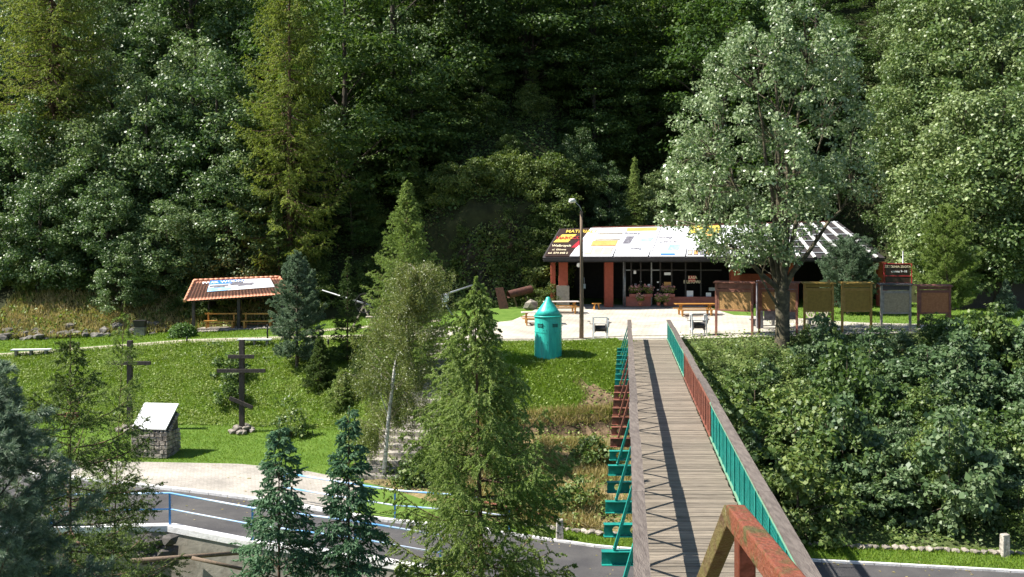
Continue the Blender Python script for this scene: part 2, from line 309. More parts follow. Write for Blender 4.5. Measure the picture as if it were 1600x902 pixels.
# ---------------------------------------------------------------- terrain lines (each a Y(x) and a Z(x))
LN = [
 (([0], [-12]), ([0], [2.0])),
 (([0], [8]), ([0], [-2.5])),
 (([-60, -8, 0, 60], [22, 22, 20, 18]), ([0], [-7.6])),
 (None, ([-8, -4, 0, 3], [-7.2, -7.0, -6.6, -6.4])),
 (([-60, -19, -11.6, -8.5, -5, -1, 3, 8.3, 20, 45], [31, 32, 32.8, 31.7, 30.9, 29.2, 28.5, 28, 26.5, 23]), ([-11.6, -8.5, -5, -1, 3], [-4.5, -4.7, -4.9, -5.05, -5.1])),
 (([-60, -29, -19, -11.6, -8.5, -5, -1, 3, 6.5, 12, 20, 30, 45], [43, 41, 39, 36.9, 36, 34.5, 33.7, 32.3, 31.6, 30.7, 29.3, 27.6, 25.5]),
  ([-40, -29, -19, -11.6, -8.5, -5, -1, 3, 6.5], [-4.1, -4.15, -4.25, -4.45, -4.6, -4.75, -4.9, -5.05, -5.1])),
 (([-60, -29, -19, -11.6, -8.5, -5, -1, 3, 6.5, 12, 20, 30, 45], [46, 43, 41.5, 40.9, 40, 38.2, 34.8, 33.5, 33, 32.1, 30.9, 29.2, 27.2]),
  ([-29, -19, -11.6, -8.5, -5, -1, 3, 6.5, 45], [-4, -4.2, -4.2, -4.3, -4.5, -4.85, -4.9, -4.95, -4.9])),
 (([-60, -29, -19, -11.6, -8.5, -5, -1, 3, 6.5, 12, 20, 45], [49, 48, 47.2, 46.5, 45.5, 43.5, 42.4, 42.8, 43.2, 42, 41, 39]),
  ([-29, -19, -11.6, -8.5, -5, -1, 3, 6.5, 8.3, 12, 20], [-3.5, -3.6, -3.65, -3.6, -3.4, -3.25, -3.4, -3.3, -2.6, -2.4, -2.2])),
 (None, ([-29, -19, -11.6, -8.5, -5, -1, 3, 6.5, 8.3, 12, 20], [-3.35, -3.45, -3.5, -3.4, -3.2, -2.75, -2.55, -2.4, -2.3, -2.1, -1.9])),
 (([-60, -29, -19, -11.6, -8.5, -5, -1, 3, 6.5, 12, 20, 45], [51, 51, 51.2, 50.8, 49.8, 47.8, 46.6, 46.8, 47.2, 46.8, 46, 45]),
  ([-29, -19, -11.6, -8.5, -5, -1, 3, 6.5, 8.3, 12, 20], [-2.2, -1.9, -1.8, -1.75, -1.5, -0.8, -0.65, -0.7, -1.2, -0.9, -0.7])),
 (([-60, -40, -29, -19, -13, -8.5, -5, -1, 3, 6.5, 8.3, 12, 20, 45], [51.5, 52.5, 54, 55, 55.2, 54, 51.5, 50, 50.2, 51.7, 51.7, 51, 50.5, 50.5]),
  ([-40, -29, -19, -13, -8.5, -5, -1, 3, 6.5, 8.3, 12, 20, 30], [-1.7, -1.2, -0.52, -0.35, -0.15, -0.05, -0.02, -0.02, 0, 0, 0.2, 0.45, 0.55])),
 (None, None),
 (([-40, -29, -19, -13, -8.5, -1, 3, 6.5, 12, 26, 30, 45], [61, 61, 63, 66, 67.5, 67.5, 68.5, 74, 74, 74, 63, 60]),
  ([-40, -29, -19, -13, -8.5, -5, -1, 3, 6.5, 20, 26, 45], [-1.0, -0.9, -0.5, -0.1, 0.2, 0.5, 0.8, 1.0, 1.2, 1.1, 1.0, 0.9])),
 (None, None),
 (([0], [105]), ([0], [34])),
 (([0], [190]), ([0], [95])),
]
def line(i, x):
    x = np.asarray(x, dtype=float)
    I = lambda s: np.interp(x, s[0], s[1])
    if i == 3: return line(4, x)[0] - 0.35, I(LN[3][1])
    if i == 8: return line(7, x)[0] + 0.6, I(LN[8][1])
    if i == 11: y, z = line(10, x); return y + 1.5, z + 0.06
    if i == 13:
        y, z = line(12, x)
        return y + np.interp(x, [-29, -19, -8, -5, -3, 3, 6, 30], [6, 5, 4, 1.6, 1.2, 1.2, 3, 5]), z + np.interp(x, [-29, -19, -8, -5, -3, 3, 6, 30], [3.2, 3.0, 4.5, 6, 7, 7, 4, 4])
    return I(LN[i][0]), I(LN[i][1])
def gz(x, y):
    """height of the ground"""
    x = np.atleast_1d(np.asarray(x, float)); y = np.atleast_1d(np.asarray(y, float))
    A = [line(i, x) for i in range(len(LN))]
    out = np.full(x.shape, np.nan)
    out[y <= A[0][0]] = 2.0
    for i in range(len(A) - 1):
        y0, z0 = A[i]; y1, z1 = A[i + 1]
        k = (y >= y0) & (y <= y1); tt = np.clip((y - y0) / np.maximum(y1 - y0, 1e-6), 0, 1)
        out[k] = (z0 + (z1 - z0) * tt)[k]
    return np.nan_to_num(out, nan=95.0)
def G(x, y): return float(gz(x, y)[0])
def band(name, i0, i1, x0, x1, m, kind='structure', dx=0.5, sub=6, lift=0.0, noise=0.0):
    xs = np.arange(x0, x1 + 1e-6, dx)
    rows = []
    for i in range(i0, i1):
        y0, z0 = line(i, xs); y1, z1 = line(i + 1, xs)
        for k in range(sub + (1 if i == i1 - 1 else 0)):
            t = k / sub; y = y0 + (y1 - y0) * t; z = z0 + (z1 - z0) * t
            if noise:
                a = noise * (1 if 0 < len(rows) else 0)
                z = z + a * (np.sin(xs * 1.7 + y * 0.9) + np.sin(xs * 0.63 - y * 1.3 + 2) + 0.6 * np.sin(xs * 3.1 + y * 2.7 + 1)) * 0.4 * (0 if (i == i1 - 1 and k == sub) else 1)
            rows.append(np.stack([xs, y, z + lift], 1))
    V = np.concatenate(rows); n = len(xs); r = len(rows)
    a = (np.arange(r - 1)[:, None] * n + np.arange(n - 1)[None, :]).ravel()
    o = nobj(name, V, np.stack([a, a + 1, a + n + 1, a + n], 1), M[m], smooth=True)
    return tag(o, kind=kind)
band('near_bank', 0, 3, -60, 60, 'bank', sub=5, dx=1.5)
band('stream_side', 3, 4, -60, 60, 'concrete', sub=1, dx=1.5)
band('road', 4, 5, -60, 60, 'asphalt', sub=4, dx=0.5)
band('pavement', 5, 6, -60, -6, 'pavers', sub=3)
band('verge', 5, 6, -6, 60, 'grass', sub=3)
band('lawn', 6, 7, -60, -6, 'grass', sub=5, noise=0.03)
band('dry_slope', 6, 7, -6, 8, 'dry', sub=14, dx=0.3, noise=0.13)
band('shrub_slope', 6, 10, 8, 60, 'bank', sub=5, noise=0.0)
band('grass_slope', 7, 10, -60, -6, 'grass', sub=4)
band('earth_lip', 7, 8, -6, 8, 'earth', sub=4, dx=0.25)
band('knoll', 8, 10, -6, 8, 'grass', sub=5)
band('path', 10, 11, -60, -4.5, 'gravel', sub=2)
band('terrace', 10, 11, -4.5, 60, 'plaza', sub=2)
band('meadow', 11, 12, -60, 60, 'grass', sub=10)
band('hillside', 12, 15, -60, 60, 'hill', sub=10, dx=1.0, noise=0.25)
# ---------------------------------------------------------------- foliage generators
def unit(v): return v / np.maximum(np.linalg.norm(v, axis=-1, keepdims=True), 1e-9)
def rvec(r, n): return unit(r.normal(size=(n, 3)))
def leafquads(P, D, Nn, L, Wd, fold=0.12):
    """folded diamond leaves: base, side, tip, side"""
    D = unit(D); Sd = unit(np.cross(D, Nn)); U = np.cross(Sd, D)
    L = np.asarray(L)[:, None]; Wd = np.asarray(Wd)[:, None]
    mid = P + D * L * 0.45 + U * L * fold
    V = np.stack([P, mid - Sd * Wd * 0.5, P + D * L, mid + Sd * Wd * 0.5], 1).reshape(-1, 3)
    return V, np.arange(len(V)).reshape(-1, 4)
def rand_perp(r, Nn):
    v = r.normal(size=Nn.shape); return unit(v - Nn * (v * Nn).sum(-1, keepdims=True))
def clump_leaves(r, C, Rc, per, size, flat=0.65, outw=0.9, upw=0.7, rnd=0.7, aspect=0.75, droop=0.25, szvar=0.3):
    n = len(C); idx = np.repeat(np.arange(n), per); m = len(idx)
    dv = rvec(r, m); rad = r.random(m) ** 0.45
    off = dv * (rad * Rc[idx])[:, None]; off[:, 2] *= flat
    P = C[idx] + off
    Nn = unit(dv * outw + np.array([0, 0, upw]) + r.normal(size=(m, 3)) * rnd)
    D = rand_perp(r, Nn); D[:, 2] -= droop; D = unit(D + dv * 0.35)
    L = size * (1 + szvar * r.normal(size=m)).clip(0.45, 1.7)
    return leafquads(P, D, Nn, L, L * aspect)
def limb(mb, p, q, r0, r1, r, sag=0.1, n=5, k=5):
    p, q = np.array(p), np.array(q); pts = []; rr = []
    d = np.linalg.norm(q - p); j = r.normal(size=3) * d * 0.05
    for i in range(n):
        t = i / (n - 1); a = p + (q - p) * t; a = a + np.array([0, 0, -1]) * math.sin(math.pi * t) * sag * d + j * math.sin(math.pi * t)
        pts.append(a); rr.append(r0 + (r1 - r0) * t)
    mb.tube(pts, rr, k=k, cap=False); return pts
def broadleaf(seed, H, Rad, prof, z0=0.2, n=130, per=70, leaf=0.22, rc=(0.5, 1.0), flat=0.6, trunk=0.18, limbs=22, fork=0.3, lean=0, upw=0.7, rnd=0.7, hollow=0.35, aspect=0.75, ecc=1.0):
    """returns (trunk MB, leaf V, leaf F). prof: list of (t, r) crown half-width against height fraction from z0*H to H"""
    r = np.random.default_rng(seed); pt = [a for a, _ in prof]; pr = [b for _, b in prof]
    t = r.random(n * 3); keep = r.random(n * 3) < np.interp(t, pt, pr) + 0.08; t = t[keep][:n]; n = len(t)
    env = np.interp(t, pt, pr) * Rad; a = r.random(n) * 2 * math.pi
    lob = 1 + 0.16 * np.sin(3 * a + seed) + 0.12 * np.sin(5 * a + t * 9 + seed)
    rad = env * lob * (hollow + (1 - hollow) * r.random(n) ** 0.6)
    C = np.stack([np.cos(a) * rad + lean * t * H, np.sin(a) * rad * ecc, H * (z0 + (1 - z0) * t)], 1)
    C[:, 2] += r.normal(size=n) * 0.15 - (rad / Rad) ** 2 * 0.06 * H
    Rc = rc[0] + (rc[1] - rc[0]) * r.random(n); Rc *= 0.6 + 0.4 * np.interp(t, [0, 0.7, 1], [1, 0.9, 0.55])
    per_i = np.maximum((per * (Rc / np.mean(Rc)) ** 2).astype(int), 8)
    V, Fq = clump_leaves(r, C, Rc, per_i, leaf, flat=flat, upw=upw, rnd=rnd, aspect=aspect)
    mb = MB(); zf = H * fork
    ax = lambda z: np.array([lean * H * max(0, (z / H - z0)) / (1 - z0) + 0.06 * math.sin(z * 0.9 + seed), 0.06 * math.cos(z * 0.7 + seed), z])
    zs = np.linspace(-0.4, H * 0.93, 9); mb.tube([ax(z) for z in zs], [trunk * (1.15 - z / H) if z > 0 else trunk * 1.35 for z in zs], k=8, cap=False)
    order = r.permutation(n)[:limbs]
    for i in order:
        c = C[i]; zs_ = max(zf * 0.6, min(c[2] - np.hypot(c[0], c[1]) * 0.7, H * 0.85)); p = ax(zs_)
        limb(mb, p, c, trunk * 0.42 * (1.1 - zs_ / H), 0.015, r, sag=-0.06)
    return mb, V, Fq
def spray_needles(r, A, B, per, ln, wn, ang=0.9, hang=0.0, taper=0.5):
    """needles set along segments A->B"""
    m = len(A); idx = np.repeat(np.arange(m), per); k = len(idx)
    t = r.random(k)[:, None]; d = unit(B - A)[idx]; P = A[idx] + (B - A)[idx] * t
    pr = r.normal(size=(k, 3)); pr = unit(pr - d * (pr * d).sum(-1, keepdims=True))
    D = unit(d * math.cos(ang) + pr * math.sin(ang) + np.array([0, 0, -hang]))
    L = ln * (1 - taper * t[:, 0]) * (0.7 + 0.6 * r.random(k)); Nn = unit(rvec(r, k) + np.array([0, 0, 0.6]))
    return leafquads(P, D, Nn, L, np.full(k, wn) * (0.8 + 0.4 * r.random(k)), fold=0.03)
def conifer(seed, H, base_r, z0=0.08, whorls=28, per_whorl=5, prof=None, elev=((0, -0.15), (1, 0.7)), sag=0.12, tipup=0.05,
            twigs=16, twl=0.35, sub=0, per=14, ln=0.05, wn=0.012, ang=0.9, hang=0.0, trunk=0.12, twang=0.85, twdroop=0.15, lean=(0, 0), top=None, skip=0.0, wood=True, jit=0.25):
    r = np.random.default_rng(seed); mb = MB(); A = []; B = []
    ax = lambda z: np.array([lean[0] * (z / H) ** 1.5, lean[1] * (z / H) ** 1.5, z])
    zs = np.linspace(-0.3, H, 12); mb.tube([ax(max(z, -0.3)) if z > 0 else np.array([0, 0, z]) for z in zs], [max(trunk * (1 - z / H) ** 0.9, 0.006) if z > 0 else trunk * 1.1 for z in zs], k=6, cap=False)
    ez = [e[0] for e in elev]; ev = [e[1] for e in elev]
    for w_ in range(whorls):
        t = (w_ + 0.5) / whorls; z = H * (z0 + (0.985 - z0) * t)
        Lb0 = base_r * (np.interp(t, [p[0] for p in prof], [p[1] for p in prof]) if prof else (1 - t) ** 0.85)
        a0 = r.random() * 6.28
        for b in range(per_whorl):
            if r.random() < skip: continue
            a = a0 + b * 6.283 / per_whorl + r.normal() * jit; Lb = max(Lb0 * (0.72 + 0.45 * r.random()), 0.05)
            e = np.interp(t, ez, ev) + r.normal() * 0.1; zz = z + r.normal() * H / whorls * 0.35
            h = np.array([math.cos(a), math.sin(a), 0]); n = 7; pts = []
            p0 = ax(zz)
            for i in range(n):
                s = i / (n - 1)
                pts.append(p0 + h * Lb * s * math.cos(e) + np.array([0, 0, 1]) * (Lb * s * math.sin(e) - sag * Lb * math.sin(math.pi * min(s * 0.75, 1)) + tipup * Lb * s ** 3))
            pts = np.array(pts)
            if wood: mb.tube(pts, [max(0.003, 0.022 * Lb * (1 - i / n) * 0.55 + 0.002) for i in range(n)], k=3, cap=False)
            nt_ = max(3, int(twigs * Lb / max(base_r, 0.1) + 3))
            side = np.cross(h, [0, 0, 1])
            for j in range(nt_):
                s = 0.12 + 0.86 * (j + r.random() * 0.7) / nt_; f = s * (n - 1); i = min(int(f), n - 2)
                p = pts[i] + (pts[i + 1] - pts[i]) * (f - i); sg = 1 if j % 2 else -1
                tl = twl * (0.35 + 0.65 * math.sin(math.pi * min(0.25 + s * 0.75, 1))) * (0.65 + 0.6 * r.random()) * (0.3 + 0.7 * min(1, Lb / base_r * 1.7))
                d = h * math.cos(twang) + side * sg * math.sin(twang) + np.array([0, 0, -twdroop + 0.25 * r.normal()])
                d = d / np.linalg.norm(d); q = p + d * tl; A.append(p); B.append(q)
                for _ in range(sub):
                    u = 0.25 + 0.7 * r.random(); pp = p + d * tl * u
                    dd = d * 0.6 + h * 0.3 + r.normal(size=3) * 0.45 + np.array([0, 0, -twdroop * 1.2]); dd /= np.linalg.norm(dd)
                    A.append(pp); B.append(pp + dd * tl * 0.55)
            for i in range(2, n - 1): A.append(pts[i]); B.append(pts[i + 1])
    for i in range(3):
        A.append(ax(H * (0.94 + 0.02 * i))); B.append(ax(H * (0.96 + 0.02 * i)))
    A = np.array(A); B = np.array(B)
    V, Fq = spray_needles(r, A, B, per, ln, wn, ang, hang)
    return mb, V, Fq
def make_tree(name, gen, leafm, barkm, loc, rz=0.0, sc=1.0, part=('trunk', 'crown'), **tg):
    mb, V, Fq = gen
    root = empty(name, loc, rz, **tg); root.scale = (sc,) * 3 if not hasattr(sc, '__len__') else sc
    mb.build(part[0], barkm, root); nobj(part[1], V, Fq, leafm, root)
    return root
def put(proto, used, loc, rz, sc, **tg):
    """the prototype itself the first time, then copies with copies of its parts"""
    o = proto if id(proto) not in used else copy_tree(proto)
    used.add(id(proto)); o.location = loc; o.rotation_euler = (random.uniform(-.05, .05), random.uniform(-.05, .05), rz)
    o.scale = sc if hasattr(sc, '__len__') else (sc,) * 3
    return tag(o, **tg)
used = set()
egg = [(0, .55), (.2, .92), (.4, 1), (.65, .85), (.85, .5), (1, .12)]
dome = [(0, .75), (.25, 1), (.55, .95), (.8, .65), (1, .2)]

# ================================================================= FOREST ON THE HILLSIDE
far = []
for k in range(4):
    far.append((make_tree('broadleaf_tree', broadleaf(20 + k, 11, 3.8, egg if k % 2 else dome, z0=0.12, n=165, per=125, leaf=0.175, rc=(0.5, 1.1), trunk=0.2), LM['bright'], M['barkd'], (0, 0, 0)), 'bright'))
for k in range(4):
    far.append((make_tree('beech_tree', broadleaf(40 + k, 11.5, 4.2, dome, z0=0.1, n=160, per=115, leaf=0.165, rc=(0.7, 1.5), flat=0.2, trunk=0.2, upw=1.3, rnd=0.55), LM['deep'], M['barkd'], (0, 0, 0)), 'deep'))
for k in range(3):
    far.append((make_tree('broadleaf_tree', broadleaf(60 + k, 11, 3.6, egg, z0=0.12, n=165, per=120, leaf=0.165, rc=(0.5, 1.0), trunk=0.18), LM['lime'], M['barkd'], (0, 0, 0)), 'lime'))
for k in range(2):
    far.append((make_tree('spruce_tree', conifer(80 + k, 13, 2.5, whorls=30, per_whorl=6, twigs=9, twl=0.6, per=9, ln=0.26, wn=0.07, elev=((0, -0.35), (0.6, 0), (1, 0.6)), trunk=0.16, hang=0.3, wood=False), LM['spruce'], M['barkd'], (0, 0, 0)), 'spruce'))
for k in range(2):
    far.append((make_tree('leafy_bush', broadleaf(90 + k, 3.2, 2.0, dome, z0=0.0, n=60, per=105, leaf=0.14, rc=(0.4, 0.8), trunk=0.05, limbs=8, hollow=0.2), LM['hill'], M['barkd'], (0, 0, 0)), 'bush'))
K = {}
for t_, k_ in far: K.setdefault(k_, []).append(t_)
LBL = {
 'bright': ('sunlit broadleaf tree', 'tree', 'sunlit broadleaf trees on the left hillside'),
 'deep': ('dark layered beech', 'tree', 'dark beeches on the shaded hillside'),
 'lime': ('light green broadleaf tree', 'tree', 'light green trees on the right hillside'),
 'spruce': ('dark pointed spruce', 'tree', 'spruces in the hillside forest'),
 'bush': ('leafy bush', 'bush', 'bushes on the hillside')}
def plant(kind, x, y, sc, rz=None):
    l, c, g_ = LBL[kind]; z_ = G(x, y); px = HX + x / y * F; py = HY - (z_ + 4 - CAMZ) / y * F
    zone = next(n_ for lim, n_ in ((60, 'at the left edge'), (150, 'right of the bare larch trunk'), (260, 'above the stone grill'), (350, 'above the tiled shelter'), (430, 'left of the tallest larch'), (520, 'right of the tallest larch'), (610, 'above the slim young spruce'), (700, 'above the pale pointed larch'), (790, 'above the rock face'), (880, 'above the turquoise bunker'), (960, 'above the lamp post'), (1040, 'above the middle of the banner roof'), (1130, 'left of the whitebeam crown'), (1230, 'behind the whitebeam crown'), (1330, 'above the white rafters'), (1420, 'above the grey notice board'), (1510, 'above the red brown end board'), (9999, 'at the right edge')) if px < lim)
    hz = 'low on the hillside' if py > 330 else 'halfway up the hillside' if py > 190 else 'high on the hillside' if py > 40 else 'at the top'
    big = 'large ' if sc > (1.15 if kind != 'bush' else .85) else 'small ' if sc < (.8 if kind != 'bush' else .6) else ''
    l = big + l + ' ' + hz.replace(' the hillside', ' the hill') + ' ' + zone
    p = random.choice(K[kind])
    s = (sc * random.uniform(.9, 1.15), sc * random.uniform(.9, 1.15), sc * random.uniform(.88, 1.12))
    return put(p, used, (x, y, G(x, y) - 0.3), random.uniform(0, 6.28) if rz is None else rz, s, label=l, cat=c, group=g_)
RF = random.Random(5)
for row, (dy, step) in enumerate([(3.5, 5.0), (9, 5.0), (15, 5.4), (22, 5.6), (29.5, 6.0), (37, 6.4), (46, 7.5)]):
    half = 0.56 * (66 + dy) + 3
    x = -half + RF.random() * 4
    while x < half:
        y = float(line(12, [x])[0][0]) + dy + RF.uniform(-1.6, 1.6)
        px = HX + x / y * F
        if px < 330: kind = RF.choice(['bright'] * 7 + ['deep', 'spruce', 'lime'])
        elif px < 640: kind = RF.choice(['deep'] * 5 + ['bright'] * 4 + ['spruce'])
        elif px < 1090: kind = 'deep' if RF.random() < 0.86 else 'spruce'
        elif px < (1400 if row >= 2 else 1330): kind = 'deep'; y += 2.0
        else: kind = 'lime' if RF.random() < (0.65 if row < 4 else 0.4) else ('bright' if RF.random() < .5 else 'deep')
        sc = RF.uniform(0.75, 1.1) * (1.0 if row else 0.62)
        ok = True
        if row == 0 and (690 < px < 880 or px < 130): ok = False       # the bare rock face, the open dry bank
        if row == 0 and 880 <= px < 1400: ok = False
        if row == 1 and 690 < px < 850: sc *= 0.55; y += 3
        if ok: plant(kind, x, y, sc)
        x += step * RF.uniform(0.8, 1.2)
for i in range(95):
    x = RF.uniform(-38, 36); y0 = float(line(12, [x])[0][0]); y = y0 + 1.5 + 11 * RF.random() ** 1.4
    px = HX + x / y * F
    if (860 < px < 1400 and y < 76.5) or (px < 270 and y < y0 + 5): continue
    plant('bush', x, y, RF.uniform(0.55, 1.05))
# tall trees upslope whose tops leave the frame; they shade the middle of the slope
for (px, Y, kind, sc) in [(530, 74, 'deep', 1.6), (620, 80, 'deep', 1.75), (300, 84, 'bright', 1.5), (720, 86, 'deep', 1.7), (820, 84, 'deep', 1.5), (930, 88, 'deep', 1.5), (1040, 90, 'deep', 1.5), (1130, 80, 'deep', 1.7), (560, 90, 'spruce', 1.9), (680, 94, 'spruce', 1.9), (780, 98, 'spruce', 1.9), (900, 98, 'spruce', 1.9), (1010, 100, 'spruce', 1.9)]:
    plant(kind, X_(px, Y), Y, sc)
# sunlit sycamores on the left that stand out one by one
for (px, py_top, Y, sc) in [(150, 130, 68.5, .95), (230, 95, 71, 1.05), (330, 60, 72, 1.15), (60, 290, 66, .7), (170, 300, 66, .75), (260, 320, 66.5, .7), (350, 270, 68, .85)]:
    plant('bright', X_(px, Y), Y, sc)
for (px, Y, sc, kd) in [(955, 77, .6, 'bright'), (1035, 77, .7, 'lime'), (1072, 78, .75, 'lime'), (905, 78, .6, 'bright')]:
    plant(kd, X_(px, Y), Y, sc)
for (px, Y, sc) in [(1440, 72, 1.15), (1490, 64, 1.3), (1560, 62, 1.4), (1640, 66, 1.4), (1460, 77, 1.2), (1480, 80, 1.5), (1530, 72, 1.6), (1540, 84, 1.3), (1600, 82, 1.5)]:
    plant('lime', X_(px, Y), Y, sc)

# tall larches
def larchgen(seed, H, br, z0): return conifer(seed, H, br, z0=z0, whorls=44, per_whorl=6, prof=[(0, .8), (.15, 1), (.5, .8), (.8, .5), (1, .1)], elev=((0, -0.25), (0.5, 0.0), (1, 0.5)), sag=0.18, tipup=0.22,
            twigs=17, twl=0.8, sub=1, per=14, ln=0.2, wn=0.06, ang=0.8, hang=0.6, trunk=0.22, twdroop=0.45)
make_tree('larch_tree', larchgen(3, 27, 4.0, 0.1), LM['larch'], M['barkr'], (X_(452, 68), 68, G(X_(452, 68), 68)), 0.4, cat='tree', label='tallest yellow green larch with drooping boughs, right behind the tiled shelter')
make_tree('larch_tree', larchgen(4, 26, 5.2, 0.28), LM['larch'], M['barkr'], (X_(82, 73), 73, G(X_(82, 73), 73) - .5), 2.1, cat='tree', label='larch with bare reddish trunk and yellow green boughs at the upper left edge')
make_tree('larch_tree', conifer(5, 8.5, 1.5, z0=0.05, whorls=30, per_whorl=6, elev=((0, -0.1), (1, 0.7)), sag=0.15, tipup=0.2, twigs=12, twl=0.45, sub=1, per=8, ln=0.15, wn=0.035, hang=0.35, trunk=0.08), LM['larchn'], M['barkr'], (X_(992, 76), 76, G(X_(992, 76), 76)), 0, cat='tree', label='small pale green larch on the slope behind the banner roof of the shop building')
# white birch stem high on the slope
mb = MB(); p0 = W(688, 130, 84); b0 = Vector((p0.x, 84, G(p0.x, 84)))
mb.tube([b0, p0, W(695, 60, 84), W(697, -40, 84)], [0.17, 0.15, 0.13, 0.1], k=8)
r_ = np.random.default_rng(9); C = np.array([np.array(W(697, -30, 84)) + r_.normal(size=3) * [1.6, 1.6, 1.6] for _ in range(26)])
V, Fq = clump_leaves(r_, C, np.full(26, .8), np.full(26, 50), 0.15)
bt = empty('birch_tree', b0, cat='tree', label='slender birch with white stem high in the dark forest above the middle of the picture')
o = mb.build('trunk', M['birch'], None); o.parent = bt; o.matrix_parent_inverse = Matrix.Translation(-b0)
o = nobj('crown', V, Fq, LM['hill']); o.parent = bt; o.matrix_parent_inverse = Matrix.Translation(-b0)

# cliff of bare rock left of the building
xs = np.linspace(X_(700, 67), X_(872, 67), 40); zs = np.linspace(-0.3, 9.5, 34); rr = np.random.default_rng(2)
XX, ZZ = np.meshgrid(xs, zs); h0 = np.interp(xs, xs[[0, 8, 20, 32, 39]], [3, 5.6, 6.8, 5.2, 3])[None, :] / 9.5
ZZ = ZZ * h0 + 0.55
YY = np.interp(XX, [-5, -1, 3.2], [67.6, 67.3, 68.3]) + ZZ * 0.16 + 0.3 * np.sin(XX * 1.3 + ZZ * 0.5) + 0.12 * np.sin(XX * 5.1 - ZZ * 1.3) + rr.normal(size=XX.shape) * 0.17
YY[-1] += 2.5; YY[:, 0] += 1.2; YY[:, -1] += 1.5
n = 40; a = (np.arange(33)[:, None] * n + np.arange(39)[None, :]).ravel()
r_ = np.random.default_rng(55); q_ = r_.integers(0, XX.size, 16000); q_ = q_[(np.sin(XX.ravel()[q_] * 1.7 + ZZ.ravel()[q_] * .9) + r_.normal(size=16000) * .8) > .1]
P = np.stack([XX.ravel()[q_], YY.ravel()[q_] - .1, ZZ.ravel()[q_]], 1) + r_.normal(size=(len(q_), 3)) * .12
Nn = unit(r_.normal(size=P.shape) * .6 + np.array([-.2, -.8, .6])); V_, F_ = leafquads(P, rand_perp(r_, Nn), Nn, .2 * (.6 + .8 * r_.random(len(P))), np.full(len(P), .13)); tag(nobj('cliff_plants', V_, F_, LM['hill']), kind='stuff')
tag(nobj('cliff', np.stack([XX.ravel(), YY.ravel(), ZZ.ravel()], 1), np.stack([a, a + 1, a + n + 1, a + n], 1), M['rock']), kind='structure')
for (px, Y, sc) in [(720, 66.8, .35), (752, 67.2, .3), (835, 66.9, .55), (862, 66.4, .5), (800, 67.3, .45), (775, 66.6, .28), (850, 68.6, .9), (870, 70, 1.0)]:
    plant('bush', X_(px, Y), Y, sc)
for (px, Y, sc) in [(715, 70.3, .6), (745, 70.8, .75), (775, 71, .8), (805, 71, .75), (835, 70.8, .7), (865, 71.5, .8), (700, 71.5, .8)]: b = plant('bush', X_(px, Y), Y, sc * 1.15)
for i in range(40):   # bushes hanging on the rock
    px = RF.uniform(700, 870); z = RF.uniform(1.5, 9); b = plant('bush', X_(px, 68.2), 68.2, RF.uniform(.3, .6)); b.location.z = z * .78; b.location.y = 68.0 + z * .16

# ================================================================= SLOPE RIGHT OF THE BRIDGE
sh = []
for k in range(3): sh.append(make_tree('leafy_shrub', broadleaf(120 + k, 2.6, 1.5, dome, z0=0.02, n=66, per=62, leaf=0.135, rc=(0.22, 0.46), trunk=0.04, limbs=8, hollow=0.35, flat=0.5, aspect=0.85), LM['shrub'], M['bark'], (0, 0, 0), part=('stem', 'foliage')))
for k in range(2): sh.append(make_tree('leafy_shrub', broadleaf(130 + k, 2.8, 1.4, egg, z0=0.02, n=66, per=58, leaf=0.145, rc=(0.22, 0.46), trunk=0.04, limbs=8, hollow=0.3, flat=0.45, aspect=0.85), LM['shrubd'], M['bark'], (0, 0, 0), part=('stem', 'foliage')))
sl_ = [make_tree('leafy_shrub', broadleaf(140 + k, 2.2, 1.4, dome, z0=0.02, n=60, per=80, leaf=0.095, rc=(0.22, 0.45), trunk=0.03, limbs=10, hollow=0.25, flat=0.55, aspect=0.5), LM['shrubl'], M['bark'], (0, 0, 0), part=('stem', 'foliage')) for k in range(2)]
gS = 'shrubs on the steep slope right of the bridge'
for i in range(165):
    y = RF.uniform(33, 50.6)
    xl = 8.6 if y > 45 else np.interp(y, [33, 45], [6.8, 8.4])
    x = RF.uniform(xl, 0.57 * y + 1.5); y6 = float(line(6, [x])[0][0])
    if y < y6 + 0.9: continue
    px = HX + x / y * F; s = RF.choice([RF.uniform(0.4, 0.7), RF.uniform(0.7, 1.25)])
    if y > 48.6: s *= 0.42
    elif y > 46.5: s *= 0.7
    if px < 1190 and y > 42: p = RF.choice(sl_ + sl_ + [sh[0]]); s *= 0.7; lb = 'light yellow green shrub on the slope just right of the bridge'; gr = 'light shrubs beside the bridge'
    elif RF.random() < .45 and px > 1380: p = RF.choice(sh[3:]); lb = 'bluish green leafy shrub on the steep slope right of the bridge'; gr = 'bluish shrubs on the slope'
    else: p = RF.choice(sh); lb = 'dark green leafy shrub on the steep slope right of the bridge'; gr = gS
    row_ = 'at the top of' if y > 47.5 else 'high on' if y > 43 else 'midway down' if y > 38 else 'low on'
    col_ = 'close to the bridge' if px < 1150 else 'under the first notice boards' if px < 1250 else 'under the olive boards' if px < 1365 else 'under the last two boards' if px < 1490 else 'at the right edge'
    lb = ('small ' if s < .5 else 'tall ' if s > .82 else '') + {'light': 'light green', 'bluish': 'bluish', 'dark': 'dark green'}[lb.split()[0]] + ' shrub ' + row_ + ' the right slope ' + col_
    put(p, used, (x, y, G(x, y) - 0.25), RF.uniform(0, 6.28), (s, s, s * RF.uniform(.85, 1.2)), label=lb, cat='shrub', group=gr)
o = copy_tree(sl_[0]); tag(o, 'large pale yellow green willow like shrub low on the right slope', 'shrub', 'none'); del o['group']
x, y = X_(1470, 34.8), 34.8; o.location = (x, y, G(x, y) - .2); o.scale = (1.25, 1.1, 1.35); o.rotation_euler = (0, 0, 1)
o = copy_tree(sl_[1]); tag(o, 'yellow green shrub at the right end of the grass verge by the stone post', 'shrub'); 
if 'group' in o: del o['group']
